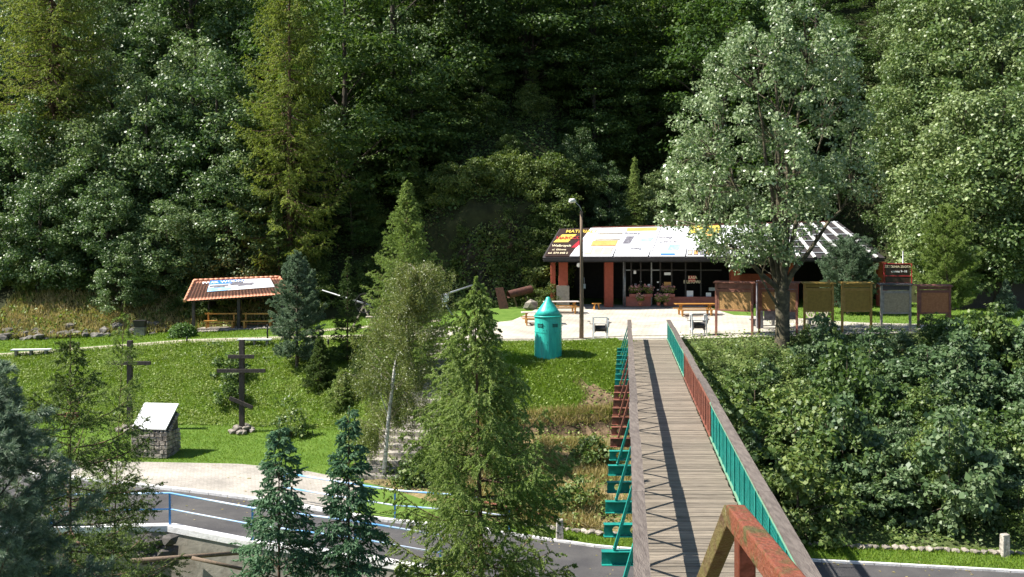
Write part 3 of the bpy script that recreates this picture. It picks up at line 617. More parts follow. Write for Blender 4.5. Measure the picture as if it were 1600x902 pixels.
x, y = X_(1590, 32.8), 32.8; o.location = (x, y, G(x, y) - .2); o.scale = (.8, .8, .75)

# ================================================================= GROUND COVER (nobody could count it)
def scatter(name, n, xr, ya, yb, leafm, size, asp, label=None, upw=1.0, rnd=0.5, blade=False, mask=None, hgt=0.05, clump=None, seed=1):
    r = np.random.default_rng(seed); x = r.uniform(*xr, n)
    y0 = ya(x); y1 = yb(x); y = y0 + (y1 - y0) * r.random(n)
    if clump is not None:
        f = np.sin(x * 2.1 + 1.3 * np.sin(y * 1.7)) * np.sin(y * 2.6 + x * 0.8 + seed) ; k = r.random(n) < clump + (1 - clump) * (f > 0); x, y = x[k], y[k]
    if mask is not None: k = mask(x, y, r); x, y = x[k], y[k]
    n = len(x); z = gz(x, y); s = size * (0.55 + 0.9 * r.random(n))
    P = np.stack([x, y, z + r.random(n) * hgt], 1)
    if blade:
        D = unit(r.normal(size=(n, 3)) * 0.42 + np.array([0, 0, 1])); Nn = rand_perp(r, D)
    else:
        Nn = unit(r.normal(size=(n, 3)) * rnd + np.array([0, -0.25, upw])); D = rand_perp(r, Nn)
    V, Fq = leafquads(P, D, Nn, s, s * asp)
    return tag(nobj(name, V, Fq, leafm), kind='stuff')
L_ = lambda i, d=0.0: (lambda x: line(i, x)[0] + d)
notch = lambda x, y, r: (((x - 3.8 - .35 * np.sin(y * 3)) / .75) ** 2 + ((y - 43.9) / 1.7) ** 2) > .5 + .9 * r.random(len(x))
scatter('herbs', 170000, (-32, -5.2), L_(7, -.3), L_(10, -.1), LM['weed'], 0.09, 0.5, hgt=0.16, clump=0.35, seed=1)
scatter('lawn_grass', 60000, (-26, -6), L_(6), L_(7), LM['blade'], 0.07, 0.22, blade=True, hgt=0.0, seed=2)
scatter('bank_grass', 110000, (-32, -5), L_(7), L_(10, .1), LM['blade'], 0.16, 0.12, blade=True, hgt=0.05, seed=3)
scatter('knoll_grass', 150000, (-4.5, 6.9), L_(8, -.12), L_(10, .15), LM['blade'], 0.13, 0.12, blade=True, hgt=0.05, seed=4, mask=lambda x, y, r: ~((x < -2.2) & (y < line(9, x)[0])) & ~((x > 5.6) & (y > 51)) & notch(x, y, r))
scatter('knoll_herbs', 22000, (-4.5, 6.9), L_(8, .1), L_(10, .0), LM['weed'], 0.11, 0.6, hgt=0.14, clump=0.3, seed=5, mask=lambda x, y, r: ~((x > 5.6) & (y > 51)) & notch(x, y, r))
scatter('meadow_grass', 60000, (-34, 32), L_(11, .2), L_(12), LM['blade'], 0.1, 0.25, blade=True, hgt=0.0, seed=6, mask=lambda x, y, r: ~((x > -4) & (x < 15)))
scatter('verge_grass', 26000, (0.2, 19), L_(5, .1), L_(6, .1), LM['blade'], 0.1, 0.16, blade=True, hgt=0.0, seed=7)
dm = lambda x, y, r: (np.sin(x * 2.3 + y) * np.sin(y * 1.4 - x * .7) > -0.35 * r.random(len(x)))
scatter('dry_grass', 42000, (-2.2, 6.6), L_(6, .1), L_(7, -.9), LM['drygrass'], 0.34, 0.07, blade=True, hgt=0.12, seed=8, mask=dm)
scatter('slope_herbs', 9000, (-5.5, 7.4), L_(6, .0), L_(7, -1.0), LM['shrubl'], 0.14, 0.55, hgt=0.35, clump=0.1, seed=9)
scatter('slope_weeds', 60000, (6.2, 34), L_(6, .15), L_(10, .1), LM['shrub'], 0.12, 0.7, hgt=0.35, seed=10, mask=lambda x, y, r: ~((x < 9.0) & (y > 49.5)))
scatter('hill_dry_grass', 42000, (-34, -15), L_(12, -.2), L_(12, 9), LM['drygrass'], 0.3, 0.13, blade=True, hgt=0.2, seed=11)
scatter('hill_herbs', 30000, (-34, -15), L_(12, -.2), L_(12, 9), LM['weed'], 0.2, 0.6, hgt=0.3, clump=0.05, seed=12)
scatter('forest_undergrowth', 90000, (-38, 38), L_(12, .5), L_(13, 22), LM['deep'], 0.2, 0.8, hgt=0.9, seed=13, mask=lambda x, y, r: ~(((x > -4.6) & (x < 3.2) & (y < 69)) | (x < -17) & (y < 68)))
scatter('stream_plants', 16000, (-13, 2), lambda x: 22 + 0 * x, L_(4, -.8), LM['fern'], 0.16, 0.4, hgt=0.4, clump=0.0, seed=14)
scatter('stream_leaves', 8000, (-16, 2), lambda x: 23 + 0 * x, L_(4, -.6), LM['drygrass'], 0.12, 0.7, hgt=0.1, seed=15)

scatter('lip_grass', 5000, (-2, 6.6), L_(7, .25), L_(8, .3), LM['drygrass'], 0.3, 0.06, blade=True, hgt=0.05, seed=21)
scatter('lip_weeds', 2600, (-2, 6.6), L_(7, -.8), L_(8, 1.6), LM['weed'], 0.11, 0.6, hgt=0.12, seed=22)
# ================================================================= SINGLE TREES ROUND THE TERRACES
def at(px, Y, dz=0.0): x = X_(px, Y); return (x, Y, G(x, Y) + dz)
# big whitebeam among the notice boards
bx, by = X_(1222, 49.5), 49.5; bz = G(bx, by) - 0.15
r_ = np.random.default_rng(77)
prof = [(0, .62), (.12, .88), (.3, 1.0), (.5, .98), (.68, .88), (.82, .68), (.93, .42), (1, .15)]
n = 600; t = r_.random(n * 3); k = r_.random(n * 3) < np.interp(t, *zip(*prof)) + .05; t = t[k][:n]; n = len(t)
env = np.interp(t, *zip(*prof)) * 5.35; a = r_.random(n) * 6.283
rad = env * (1 + .1 * np.sin(3 * a + 1) + .1 * np.sin(5 * a + t * 8)) * (0.4 + .6 * r_.random(n) ** .5)
cx0 = X_(1192, 49.5) - bx
C = np.stack([np.cos(a) * rad + cx0 * np.interp(t, [0, .5, 1], [1.2, 1.1, -.3]), np.sin(a) * rad * .9, 4.5 + 13.7 * t], 1)
C[:, 2] += np.where(C[:, 0] < -2.5, -0.5, 0.1) - (rad / 5.2) ** 2 * .6
C = C[~((C[:, 0] > .4) & (C[:, 2] < 6.6 + .3 * C[:, 0])) & (C[:, 2] > 4.2 + .62 * np.maximum(0, -C[:, 0] - 2.5))]; n = len(C); t = (C[:, 2] - 4.5) / 13.7
Rc = (0.3 + .34 * r_.random(n)) * np.interp(t, [0, .8, 1], [1, .9, .7])
V, Fq = clump_leaves(r_, C, Rc, np.maximum((120 * (Rc / .55) ** 2).astype(int), 20), 0.17, flat=.75, upw=.55, rnd=.85, aspect=.62)
mb = MB()
mb.tube([(0, 0, -.5), (0, 0, .2), (.03, 0, 1.5), (0, 0, 3.0)], [.5, .4, .36, .4], k=12, cap=False)
tips = [(-4.2, -.6, 6.4), (-3.0, .8, 9.8), (-1.6, -.8, 13.2), (-.3, .3, 17.0), (1.1, -.6, 14.5), (2.3, .7, 11.2), (3.4, -.5, 8.0), (-.8, -1.6, 10.5), (.8, 1.8, 12.0)]
mains = []
for i, tp in enumerate(tips):
    s_ = np.array([0.2 * math.cos(i * .8), 0.2 * math.sin(i * .8), 2.5 + .08 * i])
    pts = []
    for q in range(7):
        u = q / 6; p = s_ + (np.array(tp) - s_) * np.array([u ** 1.15, u ** 1.1, u ** .95]); p += r_.normal(size=3) * .07; pts.append(p)
    mb.tube(pts, [.17 * (1 - .78 * q / 6) for q in range(7)], k=7, cap=False); mains.append(np.array(pts))
for i in r_.permutation(n)[:190]:
    c = C[i]; allp = np.concatenate([m_[1:] for m_ in mains]); d = np.linalg.norm(allp - c + np.array([0, 0, 1.4]), axis=1); p = allp[np.argmin(d)]
    limb(mb, p, c, .04, .01, r_, sag=-.07, k=4, n=4)
limb(mb, (0, 0, 1.9), (-1.8, -.6, 4.8), .09, .03, r_, sag=.05)
bt = empty('whitebeam_tree', (bx, by, bz), cat='tree', label='big round crowned whitebeam with silvery leaves and forked trunk in front of the notice boards')
mb.build('trunk', M['barkm'], bt); nobj('crown', V, Fq, LM['white'], bt)

# birch in front of the steps
bx, by = X_(600, 39.3), 39.3; bz = G(bx, by) - .1; r_ = np.random.default_rng(31)
st = [np.array(W(px, py, 39.3)) - np.array([bx, by, bz]) for px, py in [(599, 760), (603, 700), (609, 640), (616, 580), (630, 510), (645, 460), (655, 425)]]
st[0][2] = -.3
mb = MB(); mb.tube(st, [.1, .088, .076, .064, .046, .028, .01], k=8)
tw = []; mt = MB()
for i in range(96):
    u = r_.uniform(.9, 5.9); j = int(u); p = st[j] + (st[j + 1] - st[j]) * (u - j); a = r_.random() * 6.283; L = r_.uniform(.7, 1.95) * np.interp(u, [1, 3, 6], [.9, 1.1, .5])
    q = p + np.array([math.cos(a) * L, math.sin(a) * L, L * .65]); q2 = q + np.array([math.cos(a) * .3, math.sin(a) * .3, -.3])
    mt.tube([p, (p + q) / 2 + [0, 0, .12], q, q2], [.014, .01, .006, .003], k=4, cap=False)
    for f in range(7): tw.append(p + (q - p) * (.3 + .12 * f) + r_.normal(size=3) * .14)
    for f in range(3): tw.append(q2 + r_.normal(size=3) * .2)
mb.tube([st[2] + [0, 0, -.4], st[2] + [-.35, 0, .5], st[3] + [-.55, .1, .2]], [.03, .022, .01], k=5)
A = np.array(tw); B = A + np.stack([r_.normal(size=len(A)) * .08, r_.normal(size=len(A)) * .08, -.35 - .5 * r_.random(len(A))], 1)
idx = np.repeat(np.arange(len(A)), 90); P = A[idx] + (B - A)[idx] * r_.random(len(idx))[:, None] + r_.normal(size=(len(idx), 3)) * .08
Nn = rvec(r_, len(idx)); k_ = ~((P[:, 2] < 3.6) & (P[:, 1] < 0) & (np.abs(P[:, 0] - P[:, 2] * .06) < .28)); P, Nn, idx = P[k_], Nn[k_], idx[k_]
V, Fq = leafquads(P, rand_perp(r_, Nn), Nn, .06 * (.6 + .8 * r_.random(len(idx))), np.full(len(idx), .042))
bt = empty('birch_tree', (bx, by, bz), cat='tree', label='young birch with thin white trunk and glittering olive leaves in front of the steps')
mb.build('trunk', M['birch'], bt); mt.build('branches', M['twig'], bt); nobj('crown', V, Fq, LM['birch'], bt)

make_tree('larch_tree', conifer(11, 10.6, 2.4, z0=.06, whorls=34, per_whorl=7, prof=[(0, .8), (.2, 1), (.45, .85), (.7, .5), (.88, .24), (1, .05)], elev=((0, 0), (.5, .35), (.8, .6), (1, 1.0)), sag=.1, tipup=.12, twigs=24, twl=.5, sub=1, per=16, ln=.1, wn=.028, ang=.7, hang=.1, trunk=.12), LM['larchn'], M['barkr'], at(636, 47, -.4), .3, cat='tree', label='pale green young larch with pointed top behind the birch, left of the terrace')
make_tree('pine_tree', conifer(12, 6.3, 1.75, z0=.1, whorls=15, per_whorl=6, prof=[(0, .85), (.25, 1), (.6, .75), (1, .12)], elev=((0, .1), (1, .85)), sag=.02, tipup=.2, twigs=13, twl=.45, sub=3, per=34, ln=.12, wn=.02, ang=.75, trunk=.1, twdroop=-.15), LM['pine'], M['bark'], at(464, 51.5, -.1), 1, cat='tree', label='bushy blue green pine standing at the right end of the tiled shelter')
make_tree('spruce_tree', conifer(13, 5.9, 1.1, z0=.05, whorls=17, per_whorl=6, elev=((0, -.1), (1, .75)), sag=.06, tipup=.1, twigs=10, twl=.34, sub=2, per=24, ln=.06, wn=.024, trunk=.06), LM['spruce'], M['barkr'], at(543, 51.5, -.3), 1, cat='tree', label='slim young spruce between the blue green pine and the pale larch')
for (px, Y, H, rr_, s_, lb) in [(500, 49.3, 2.8, 1.1, 14, 'low dark spruce at the foot of the slim young spruce, left one of two'), (575, 48.6, 3.0, 1.2, 15, 'low dark spruce on the bank beside the birch, right one of two'), (535, 47.4, 1.9, 1.0, 16, 'small yellow green spruce low on the bank left of the birch')]:
    make_tree('spruce_tree', conifer(s_, H, rr_, z0=.03, whorls=14, per_whorl=7, elev=((0, -.05), (1, .7)), sag=.05, tipup=.06, twigs=12, twl=.34, sub=2, per=26, ln=.06, wn=.026, trunk=.05), LM['spruce'] if s_ < 16 else LM['larchn'], M['barkr'], at(px, Y, -.2), s_, cat='tree', label=lb)
# foreground conifers
def near_tree(name, gen, lm_, bk, px, Y, ztop, H, rz, **k):
    x = X_(px, Y); return make_tree(name, gen, LM[lm_], M[bk], (x, Y, ztop - H), rz, **k)
H = 5.2 - (440 - 380) / F * 21 + 8.0
near_tree('larch_tree', conifer(21, H, 2.2, z0=.12, whorls=36, per_whorl=6, prof=[(0, .9), (.35, 1), (.55, .92), (.67, .72), (.79, .48), (.9, .27), (.95, .2), (1, .05)], elev=((0, -.1), (.4, .05), (.75, .55), (1, 1.0)), sag=.12, tipup=.14, twigs=24, twl=.6, sub=2, per=40, ln=.07, wn=.02, ang=.7, hang=.15, trunk=.12, twdroop=.4, skip=.16, jit=.45, lean=(-.25, 0)), 'larchn', 'barkr', 757, 21, 5.2 - 60 / F * 21, H, .5, cat='tree', label='large bright green larch with open spiky top in the foreground left of the footbridge')
def cyp(seed, H): return conifer(seed, H, 1.2, z0=.1, whorls=30, per_whorl=6, prof=[(0, 1), (.4, .92), (.7, .62), (.88, .34), (1, .1)], elev=((0, .1), (.6, .3), (1, .8)), sag=.0, tipup=-.38, twigs=15, twl=.36, sub=2, per=26, ln=.075, wn=.022, ang=.42, hang=.45, trunk=.08, twdroop=.3, jit=.5)
for (px, py, s_, sd, lb) in [(436, 655, .3, 22, 'drooping blue green cypress in the foreground, left one of the pair'), (545, 636, 1.3, 23, 'drooping blue green cypress in the foreground, right one of the pair, beside the larch')]:
    H = 5.2 - (py - 380) / F * 19.5 + 7.2
    near_tree('cypress_tree', cyp(sd, H), 'cyp', 'barkr', px, 19.5, H - 7.2, H, s_, cat='tree', label=lb)
H = 5.2 - (520 - 380) / F * 15 + 6.5
near_tree('spruce_tree', conifer(24, H, 2.25, z0=.1, whorls=30, per_whorl=6, prof=[(0, .95), (.3, 1), (.5, .92), (.62, .8), (.72, .62), (.8, .5), (.86, .4), (.9, .3), (.94, .15), (1, .03)], elev=((0, -.15), (.6, .02), (.82, .3), (1, .6)), sag=.07, tipup=.12, twigs=26, twl=.42, sub=3, per=30, ln=.036, wn=.014, ang=.8, trunk=.06, twdroop=.15, skip=.03), 'spruce', 'barkr', 110, 15, H - 6.5, H, 1.0, cat='tree', label='dark green spruce with thin bare leader in the left foreground')
H = 5.2 - (470 - 380) / F * 17 + 7.0
near_tree('larch_tree', conifer(25, H, .85, z0=.3, whorls=22, per_whorl=5, prof=[(0, 1), (.5, .8), (.8, .5), (1, .06)], elev=((0, .05), (1, .9)), sag=.05, tipup=.15, twigs=10, twl=.4, sub=2, per=20, ln=.07, wn=.010, ang=.6, trunk=.035, twdroop=.25, lean=(.35, 0), skip=.3), 'larchn', 'barkr', 162, 17, H - 7.0, H, .2, cat='tree', label='thin sparse young larch with leaning top between the dark spruce and the stone plinth')
H = 8.6
near_tree('pine_tree', conifer(26, H, 1.5, z0=.25, whorls=20, per_whorl=7, prof=[(0, 1), (.45, .95), (.75, .75), (1, .15)], elev=((0, .0), (1, .8)), sag=.03, tipup=.2, twigs=15, twl=.42, sub=3, per=44, ln=.1, wn=.008, ang=.65, trunk=.07, twdroop=-.1), 'bluep', 'bark', -22, 12.5, 3.35, H, .4, cat='tree', label='grey blue pine with long soft needles at the left edge of the picture')
# pines by the right boards
make_tree('pine_tree', conifer(27, 4.6, 2.0, z0=.1, whorls=14, per_whorl=6, prof=[(0, .8), (.4, 1), (.8, .7), (1, .2)], elev=((0, .1), (1, .7)), sag=.03, tipup=.2, twigs=13, twl=.5, sub=3, per=26, ln=.15, wn=.022, ang=.75, trunk=.1, twdroop=-.1), LM['pine'], M['bark'], at(1325, 60.5), 1, cat='tree', label='spreading blue green pine behind the olive notice boards')
make_tree('pine_tree', conifer(28, 6.6, 2.0, z0=.1, whorls=14, per_whorl=6, prof=[(0, .9), (.4, 1), (.8, .6), (1, .2)], elev=((0, .1), (1, .7)), sag=.03, tipup=.2, twigs=13, twl=.5, sub=3, per=26, ln=.15, wn=.024, ang=.75, trunk=.1, twdroop=-.1), LM['larchn'], M['bark'], at(1480, 58), 2, cat='tree', label='fresh green pine behind the red brown board at the right end of the row')
make_tree('pine_tree', conifer(29, 2.2, .85, z0=.05, whorls=9, per_whorl=6, elev=((0, .3), (1, .9)), twigs=8, twl=.3, sub=1, per=18, ln=.12, wn=.022, trunk=.04, sag=0), LM['bluep'], M['bark'], at(1572, 57), 2, cat='shrub', label='small blue green pine shrub on the grass at the right edge')
r_ = np.random.default_rng(3); dv = rvec(r_, 500); C = dv * .5; C[:, 2] = np.abs(C[:, 2] * 1.0) + .15
o = empty('round_bush', at(285, 58, -.1), cat='bush', label='clipped round light green bush left of the tiled shelter')
o.scale = (1.35, 1.35, 1.35)
V, Fq = clump_leaves(r_, C, np.full(500, .17), np.full(500, 14), .07); nobj('foliage', V, Fq, LM['round'], o)
mb = MB(); mb.tube([(0, 0, -.1), (0, 0, .5)], [.05, .03], k=6); mb.build('stem', M['bark'], o)
for (px, Y, H, rr_, lb) in [(362, 50.8, 1.5, .9, 'upper of two dark shrubs on the herb bank behind the double barred cross'), (360, 48.6, 1.3, .8, 'lower of two dark shrubs on the herb bank behind the double barred cross'), (455, 44.5, 1.4, .9, 'green shrub on the lawn edge above the left cypress'), (700, 43.6, 1.3, 1.1, 'shrub at the right edge of the steps'), (650, 38.5, 1.2, .9, 'small leafy shrub at the foot of the white birch'), (790, 40.5, 1.6, 1.2, 'green shrub on the dry slope right of the large larch'), (925, 39.5, 1.4, .9, 'green shrub on the dry slope close to the bridge beams'), (900, 35.3, 1.3, 1.0, 'dark green shrub above the stone post and red pipe'), (820, 35.5, 1.2, 1.0, 'dark green shrub low on the slope left of the stone post')]:
    make_tree('leafy_shrub', broadleaf(int(px), H, rr_, dome, z0=.02, n=40, per=36, leaf=.13, rc=(.2, .38), trunk=.025, limbs=6, hollow=.2, flat=.6), LM['shrub'], M['bark'], at(px, Y, -.15), 0, part=('stem', 'foliage'), cat='shrub', label=lb)

# ================================================================= FOOTBRIDGE
XL = lambda Y: 6.51 - 0.118 * (51.7 - Y)
DW = 1.76; Y0, Y1 = 7.0, 51.7
br = empty('footbridge', (XL(Y0) + .88, Y0, 0), cat='bridge', label='long wooden footbridge with green and rusty brown steel railings leading to the terrace')
def tob(o): o.parent = br; o.matrix_parent_inverse = Matrix.Translation(-br.location); return o
mb = MB(); y = Y0; i = 0
while y < Y1:
    d = .148; x = XL(y); ja = random.uniform(-.02, .02); z = random.uniform(-.004, .004)
    mb.hexa([(x - .06 + ja, y + .006, -.05), (x + DW + .06 + ja, y + .006, -.05), (x + DW + .06 + ja, y + d - .006, -.05), (x - .06 + ja, y + d - .006, -.05),
             (x - .06 + ja, y + .006, z), (x + DW + .06 + ja, y + .006, z), (x + DW + .06 + ja, y + d - .006, z), (x - .06 + ja, y + d - .006, z)]); y += d
tob(mb.build('deck', M['plank']))
for s_ in (.12, DW - .12):
    mb = MB(); a, b = Vector((XL(Y0) + s_, Y0, -.35)), Vector((XL(Y1) + s_, Y1, -.35))
    mb.bar(a, b, .03, .5); mb.bar(a + Vector((0, 0, .25)), b + Vector((0, 0, .25)), .2, .03); mb.bar(a - Vector((0, 0, .25)), b - Vector((0, 0, .25)), .2, .03)
    tob(mb.build('girder', M['teal']))
SEG = [(Y0, 25.4, 'teal'), (25.4, 36.8, 'rust'), (36.8, Y1, 'teal')]
for side in (-1, 1):
    off = -.2 if side < 0 else DW + .16
    mb = MB(); y = Y0
    while y < Y1 - .05:
        e = min(y + 4.47, Y1); j = random.uniform(-.012, .012)
        mb.bar((XL(y) + off + j, y + .006, 1.05), (XL(e) + off + j, e - .006, 1.05), .21, .055); y = e
    tob(mb.build('top_rail', M['beam']))
    for (a, b, m_) in SEG:
        mm = M[m_]; mt = M['teal_light'] if (m_ == 'teal' and side > 0) else mm
        o_ = off + (.05 if side < 0 else -.07)
        mb = MB()
        mb.bar((XL(a) + o_, a, .97), (XL(b) + o_, b, .97), .05, .05); mb.bar((XL(a) + o_, a, .06), (XL(b) + o_, b, .06), .05, .05)
        tob(mb.build('rail_frame', mt))
        mb = MB(); y = a + .4
        if side > 0:
            k = 0; y = a + .02
            while y < b:
                wv = .045 if k % 2 == 0 else .022
                tob(MB().bar((XL(y) + o_, y, .085), (XL(y) + o_, y, .945), wv, wv, up=(0, 1, 0)).build('rail_post', mm)); y += .8; k += 1
        else:
            y = (math.floor((a - 1.6) / 1.6) + 1) * 1.6 + 1.0
            while y < b:
                if y > a:
                    mb = MB()
                    mb.bar((XL(y) + o_, y, .085), (XL(y) + o_, y, .945), .02, .02, up=(0, 1, 0))
                    for q in (-1, 1):
                        if a < y + q * .72 < b: mb.bar((XL(y) + o_, y, .07), (XL(y + q * .72) + o_, y + q * .72, .945), .055, .045, up=(1, 0, 0))
                    tob(mb.build('rail_brace', mm))
                y += 1.6
        if side > 0:   # expanded metal mesh
            mb = MB(); st_ = .075; hgt = .86; y = a
            while y < b - .3:
                for q in (0, 1):
                    ya, yb = (y, y + .43) if q else (y + .43, y)
                    mb.bar((XL(ya) + o_ + .012, ya, .085), (XL(yb) + o_ + .012, yb, .085 + hgt), .006, .013, up=(1, 0, 0))
                y += st_
            tob(mb.build('mesh_panel', M['teal_light'] if m_ == 'teal' and y % 2 > 5 else mm))
# cross beams that stick out on the left, every second one with round holes; struts up to the rail
def holed(mb, x0, x1, y, z0, z1):
    n_ = 14; cs = [x0 + (x1 - x0) * .3, x0 + (x1 - x0) * .72]; zc = (z0 + z1) / 2; rr_ = .075
    cells = [(x0, (cs[0] + cs[1]) / 2, cs[0]), ((cs[0] + cs[1]) / 2, x1, cs[1])]
    for (xa, xb, xc) in cells:
        for k in range(n_):
            t0, t1 = 2 * math.pi * k / n_, 2 * math.pi * (k + 1) / n_
            def edge(t):
                c, s = math.cos(t), math.sin(t)
                f = min(((xb - xc) if c > 0 else (xc - xa)) / max(abs(c), 1e-6), ((z1 - zc) if s > 0 else (zc - z0)) / max(abs(s), 1e-6)); return (xc + c * f, zc + s * f)
            e0, e1 = edge(t0), edge(t1); i0 = (xc + math.cos(t0) * rr_, zc + math.sin(t0) * rr_); i1 = (xc + math.cos(t1) * rr_, zc + math.sin(t1) * rr_)
            for yy, rev in ((y - .006, False), (y + .006, True)):
                q = [(i0[0], yy, i0[1]), (e0[0], yy, e0[1]), (e1[0], yy, e1[1]), (i1[0], yy, i1[1])]; mb.poly(q[::-1] if rev else q)
y = 10.2; k = 0
yb0 = 16.6
while yb0 > 9: yb0 -= 1.6; k += 1
y = yb0
while y < Y1 - .6:
    mm = M['rust'] if 25.4 < y < 36.8 else M['teal']; xo = XL(y) - .2 - .62; xi = XL(y) - .02; z1 = -.12; z0 = -.36
    mb = MB(); mb.box(xo, xi, y - .08, y + .08, z1 - .012, z1); mb.box(xo, xi, y - .08, y + .08, z0, z0 + .012)
    if k % 2 == 0: mb.box(xo, xi, y - .005, y + .005, z0 + .012, z1 - .012); mb.bar((xo + .45, y - .01, z0 + .14), (xo + .56, y - .08, z0 + .02), .015, .015)
    else: holed(mb, xo, xi, y, z0 + .012, z1 - .012)
    tob(mb.build('cross_beam', mm))
    if k % 2 == 0:
        mb = MB(); mb.bar((xo + .22, y, z1 + .01), (XL(y) - .28, y, 1.0), .06, .05); mb.tube([(xo + .22, y - .045, z1 + .05), (xo + .22, y + .045, z1 + .05)], .025, k=8)
        tob(mb.build('strut', mm))
    y += 1.6; k -= 1
# concrete piers and end block of the bridge
tag(MB().box(XL(51.8) - .75, XL(51.8) + DW + .7, 51.75, 53.2, -2.2, -.02).build('bridge_abutment', M['concrete']), 'grey concrete end block carrying the terrace end of the footbridge', 'abutment')
tag(MB().box(XL(8) - .3, XL(8) + DW + .3, 6.6, 8.4, -3.5, -.62).build('bridge_pier', M['concrete']), 'concrete pier under the near end of the footbridge', 'pier')

# ---- viewing platform and its railing (right in front of the camera)
vp = empty('viewing_platform', (0.2, 1.2, -1.0), cat='platform', label='steel viewing platform above the near end of the footbridge')
def tov(o, p=None): o.parent = p or vp; o.matrix_parent_inverse = Matrix.Translation(-(p or vp).location); return o
mb = MB(); mb.box(-1.0, 1.0, -1.5, 3.25, 3.32, 3.42); tov(mb.build('floor_plate', M['rust']))
for (x, y) in ((-.9, -1.3), (.9, -1.3), (-.9, 3.1), (.9, 3.1)): tov(MB().tube([(x, y, G(x, y) - .3), (x, y, 3.31)], .07, k=8).build('leg', M['redpost']))
tr_ = empty('stair_railing', (.74, 3.14, 3.42), cat='railing', label='red brown mossy steel handrail with angled joint in the near foreground')
def tor(o): o.parent = tr_; o.matrix_parent_inverse = Matrix.Translation(-tr_.location); return o
ap = Vector((.738, 3.17, 4.30)); nr = Vector((.665, .9, 4.365))
tor(MB().bar(ap, nr, .062, .074).build('handrail', M['redrail'], bevel=.006))
tor(MB().bar(ap + Vector((-.004, .02, .0)), (.70, 5.2, 2.5), .05, .07).build('sloping_handrail', M['mossrail'], bevel=.005))
tor(MB().box(.712, .768, 3.02, 3.08, 3.42, 4.262).build('post', M['redpost'], bevel=.005))
tor(MB().box(.695, .745, 5.1, 5.16, -.0, 2.6).build('lower_post', M['redpost']))

# ================================================================= BARS, POSTS, KIOSK AND LAMP ON THE TERRACE
# turquoise one-man bunker
kx, ky = X_(856.5, 47.8), 47.8; kz = G(kx, ky) + .02
kb = empty('bunker_booth', (kx, ky, kz - .25), cat='bunker', label='turquoise steel one man bunker with pointed cone roof on the grass knoll')
mb = MB(); n_ = 40
def ring(r, z): return [(r * math.cos(2 * math.pi * j / n_), r * math.sin(2 * math.pi * j / n_), z) for j in range(n_)]
for (ra, za, rb, zb) in [(.68, 0, .68, .92), (.684, .92, .684, .95), (.675, .95, .675, 1.5), (.69, 1.5, .69, 1.53), (.678, 1.53, .678, 2.28)]:
    a_, b_ = ring(ra, za), ring(rb, zb)
    for j in range(n_): mb.poly([a_[j], a_[(j + 1) % n_], b_[(j + 1) % n_], b_[j]])
for i_ in range(len(mb.sm)): mb.sm[i_] = False
o = mb.build('body', M['tealk'], kb)
mb = MB(); mb.tube([(0, 0, 2.24), (0, 0, 2.29), (0, 0, 2.32)], [.715, .72, .70], k=40); o = mb.build('roof_rim', M['tealk'], kb)
mb = MB(); mb.tube([(0, 0, 2.32), (0, 0, 2.6), (0, 0, 3.1), (0, 0, 3.2), (0, 0, 3.24)], [.70, .5, .13, .1, .04], k=40); mb.build('cone_roof', M['tealk'], kb)
for ang in (-128, -62):
    c, s = math.cos(R(ang)), math.sin(R(ang)); p = Vector((c * .685, s * .685, 1.86)); tdir = Vector((-s, c, 0))
    mb = MB(); mb.bar(p - tdir * .14, p + tdir * .14, .03, .17); mb.build('view_slit', M['teald'], kb)
    mb = MB(); mb.bar(p - tdir * .15 + Vector((c * .01, s * .01, .1)), p + tdir * .15 + Vector((c * .01, s * .01, .1)), .05, .02); mb.build('slit_hood', M['tealk'], kb)
mb = MB()
for (ang, z) in [(-100, 1.62), (-112, 1.63), (-95, 1.05), (-120, .98), (-80, 1.2), (-60, 1.5), (-140, 1.5)]:
    c, s = math.cos(R(ang)), math.sin(R(ang)); mb.rock((c * .68, s * .68, z), .022)
mb.build('rivets', M['teald'], kb)
# wooden lamp post
lx, ly = X_(908.5, 51.9), 51.9; lz = G(lx, ly)
lp = empty('lamp_post', (lx, ly, lz - .1), cat='street lamp', label='tall wooden lamp pole with curved arm left of the footbridge')
mb = MB(); mb.tube([(0, 0, 0), (.01, 0, 2), (-.01, 0, 4.5), (0, 0, 7.0)], [.125, .115, .1, .08], k=10); mb.build('pole', M['logpole'], lp)
mb = MB(); mb.tube([(.05, 0, 6.4), (.0, -.02, 7.05), (-.12, -.05, 7.28), (-.38, -.1, 7.5)], [.025] * 4, k=6); mb.build('lamp_arm', M['steel'], lp)
mb = MB(); mb.tube([(-.3, -.08, 7.48), (-.42, -.11, 7.56), (-.6, -.15, 7.53), (-.68, -.17, 7.45)], [.05, .12, .13, .04], k=10); mb.build('lamp_head', M['white'], lp)
mb = MB(); mb.box(.1, .22, -.08, .06, 2.8, 3.05); mb.tube([(.16, 0, 3.05), (.14, 0, 3.4)], .02, k=5); mb.build('switch_box', M['steel'], lp)
mb = MB(); mb.bar((-.1, -.1, 1.2), (-.1, -.1, 6.3), .03, .02); mb.build('cable', M['black'], lp)
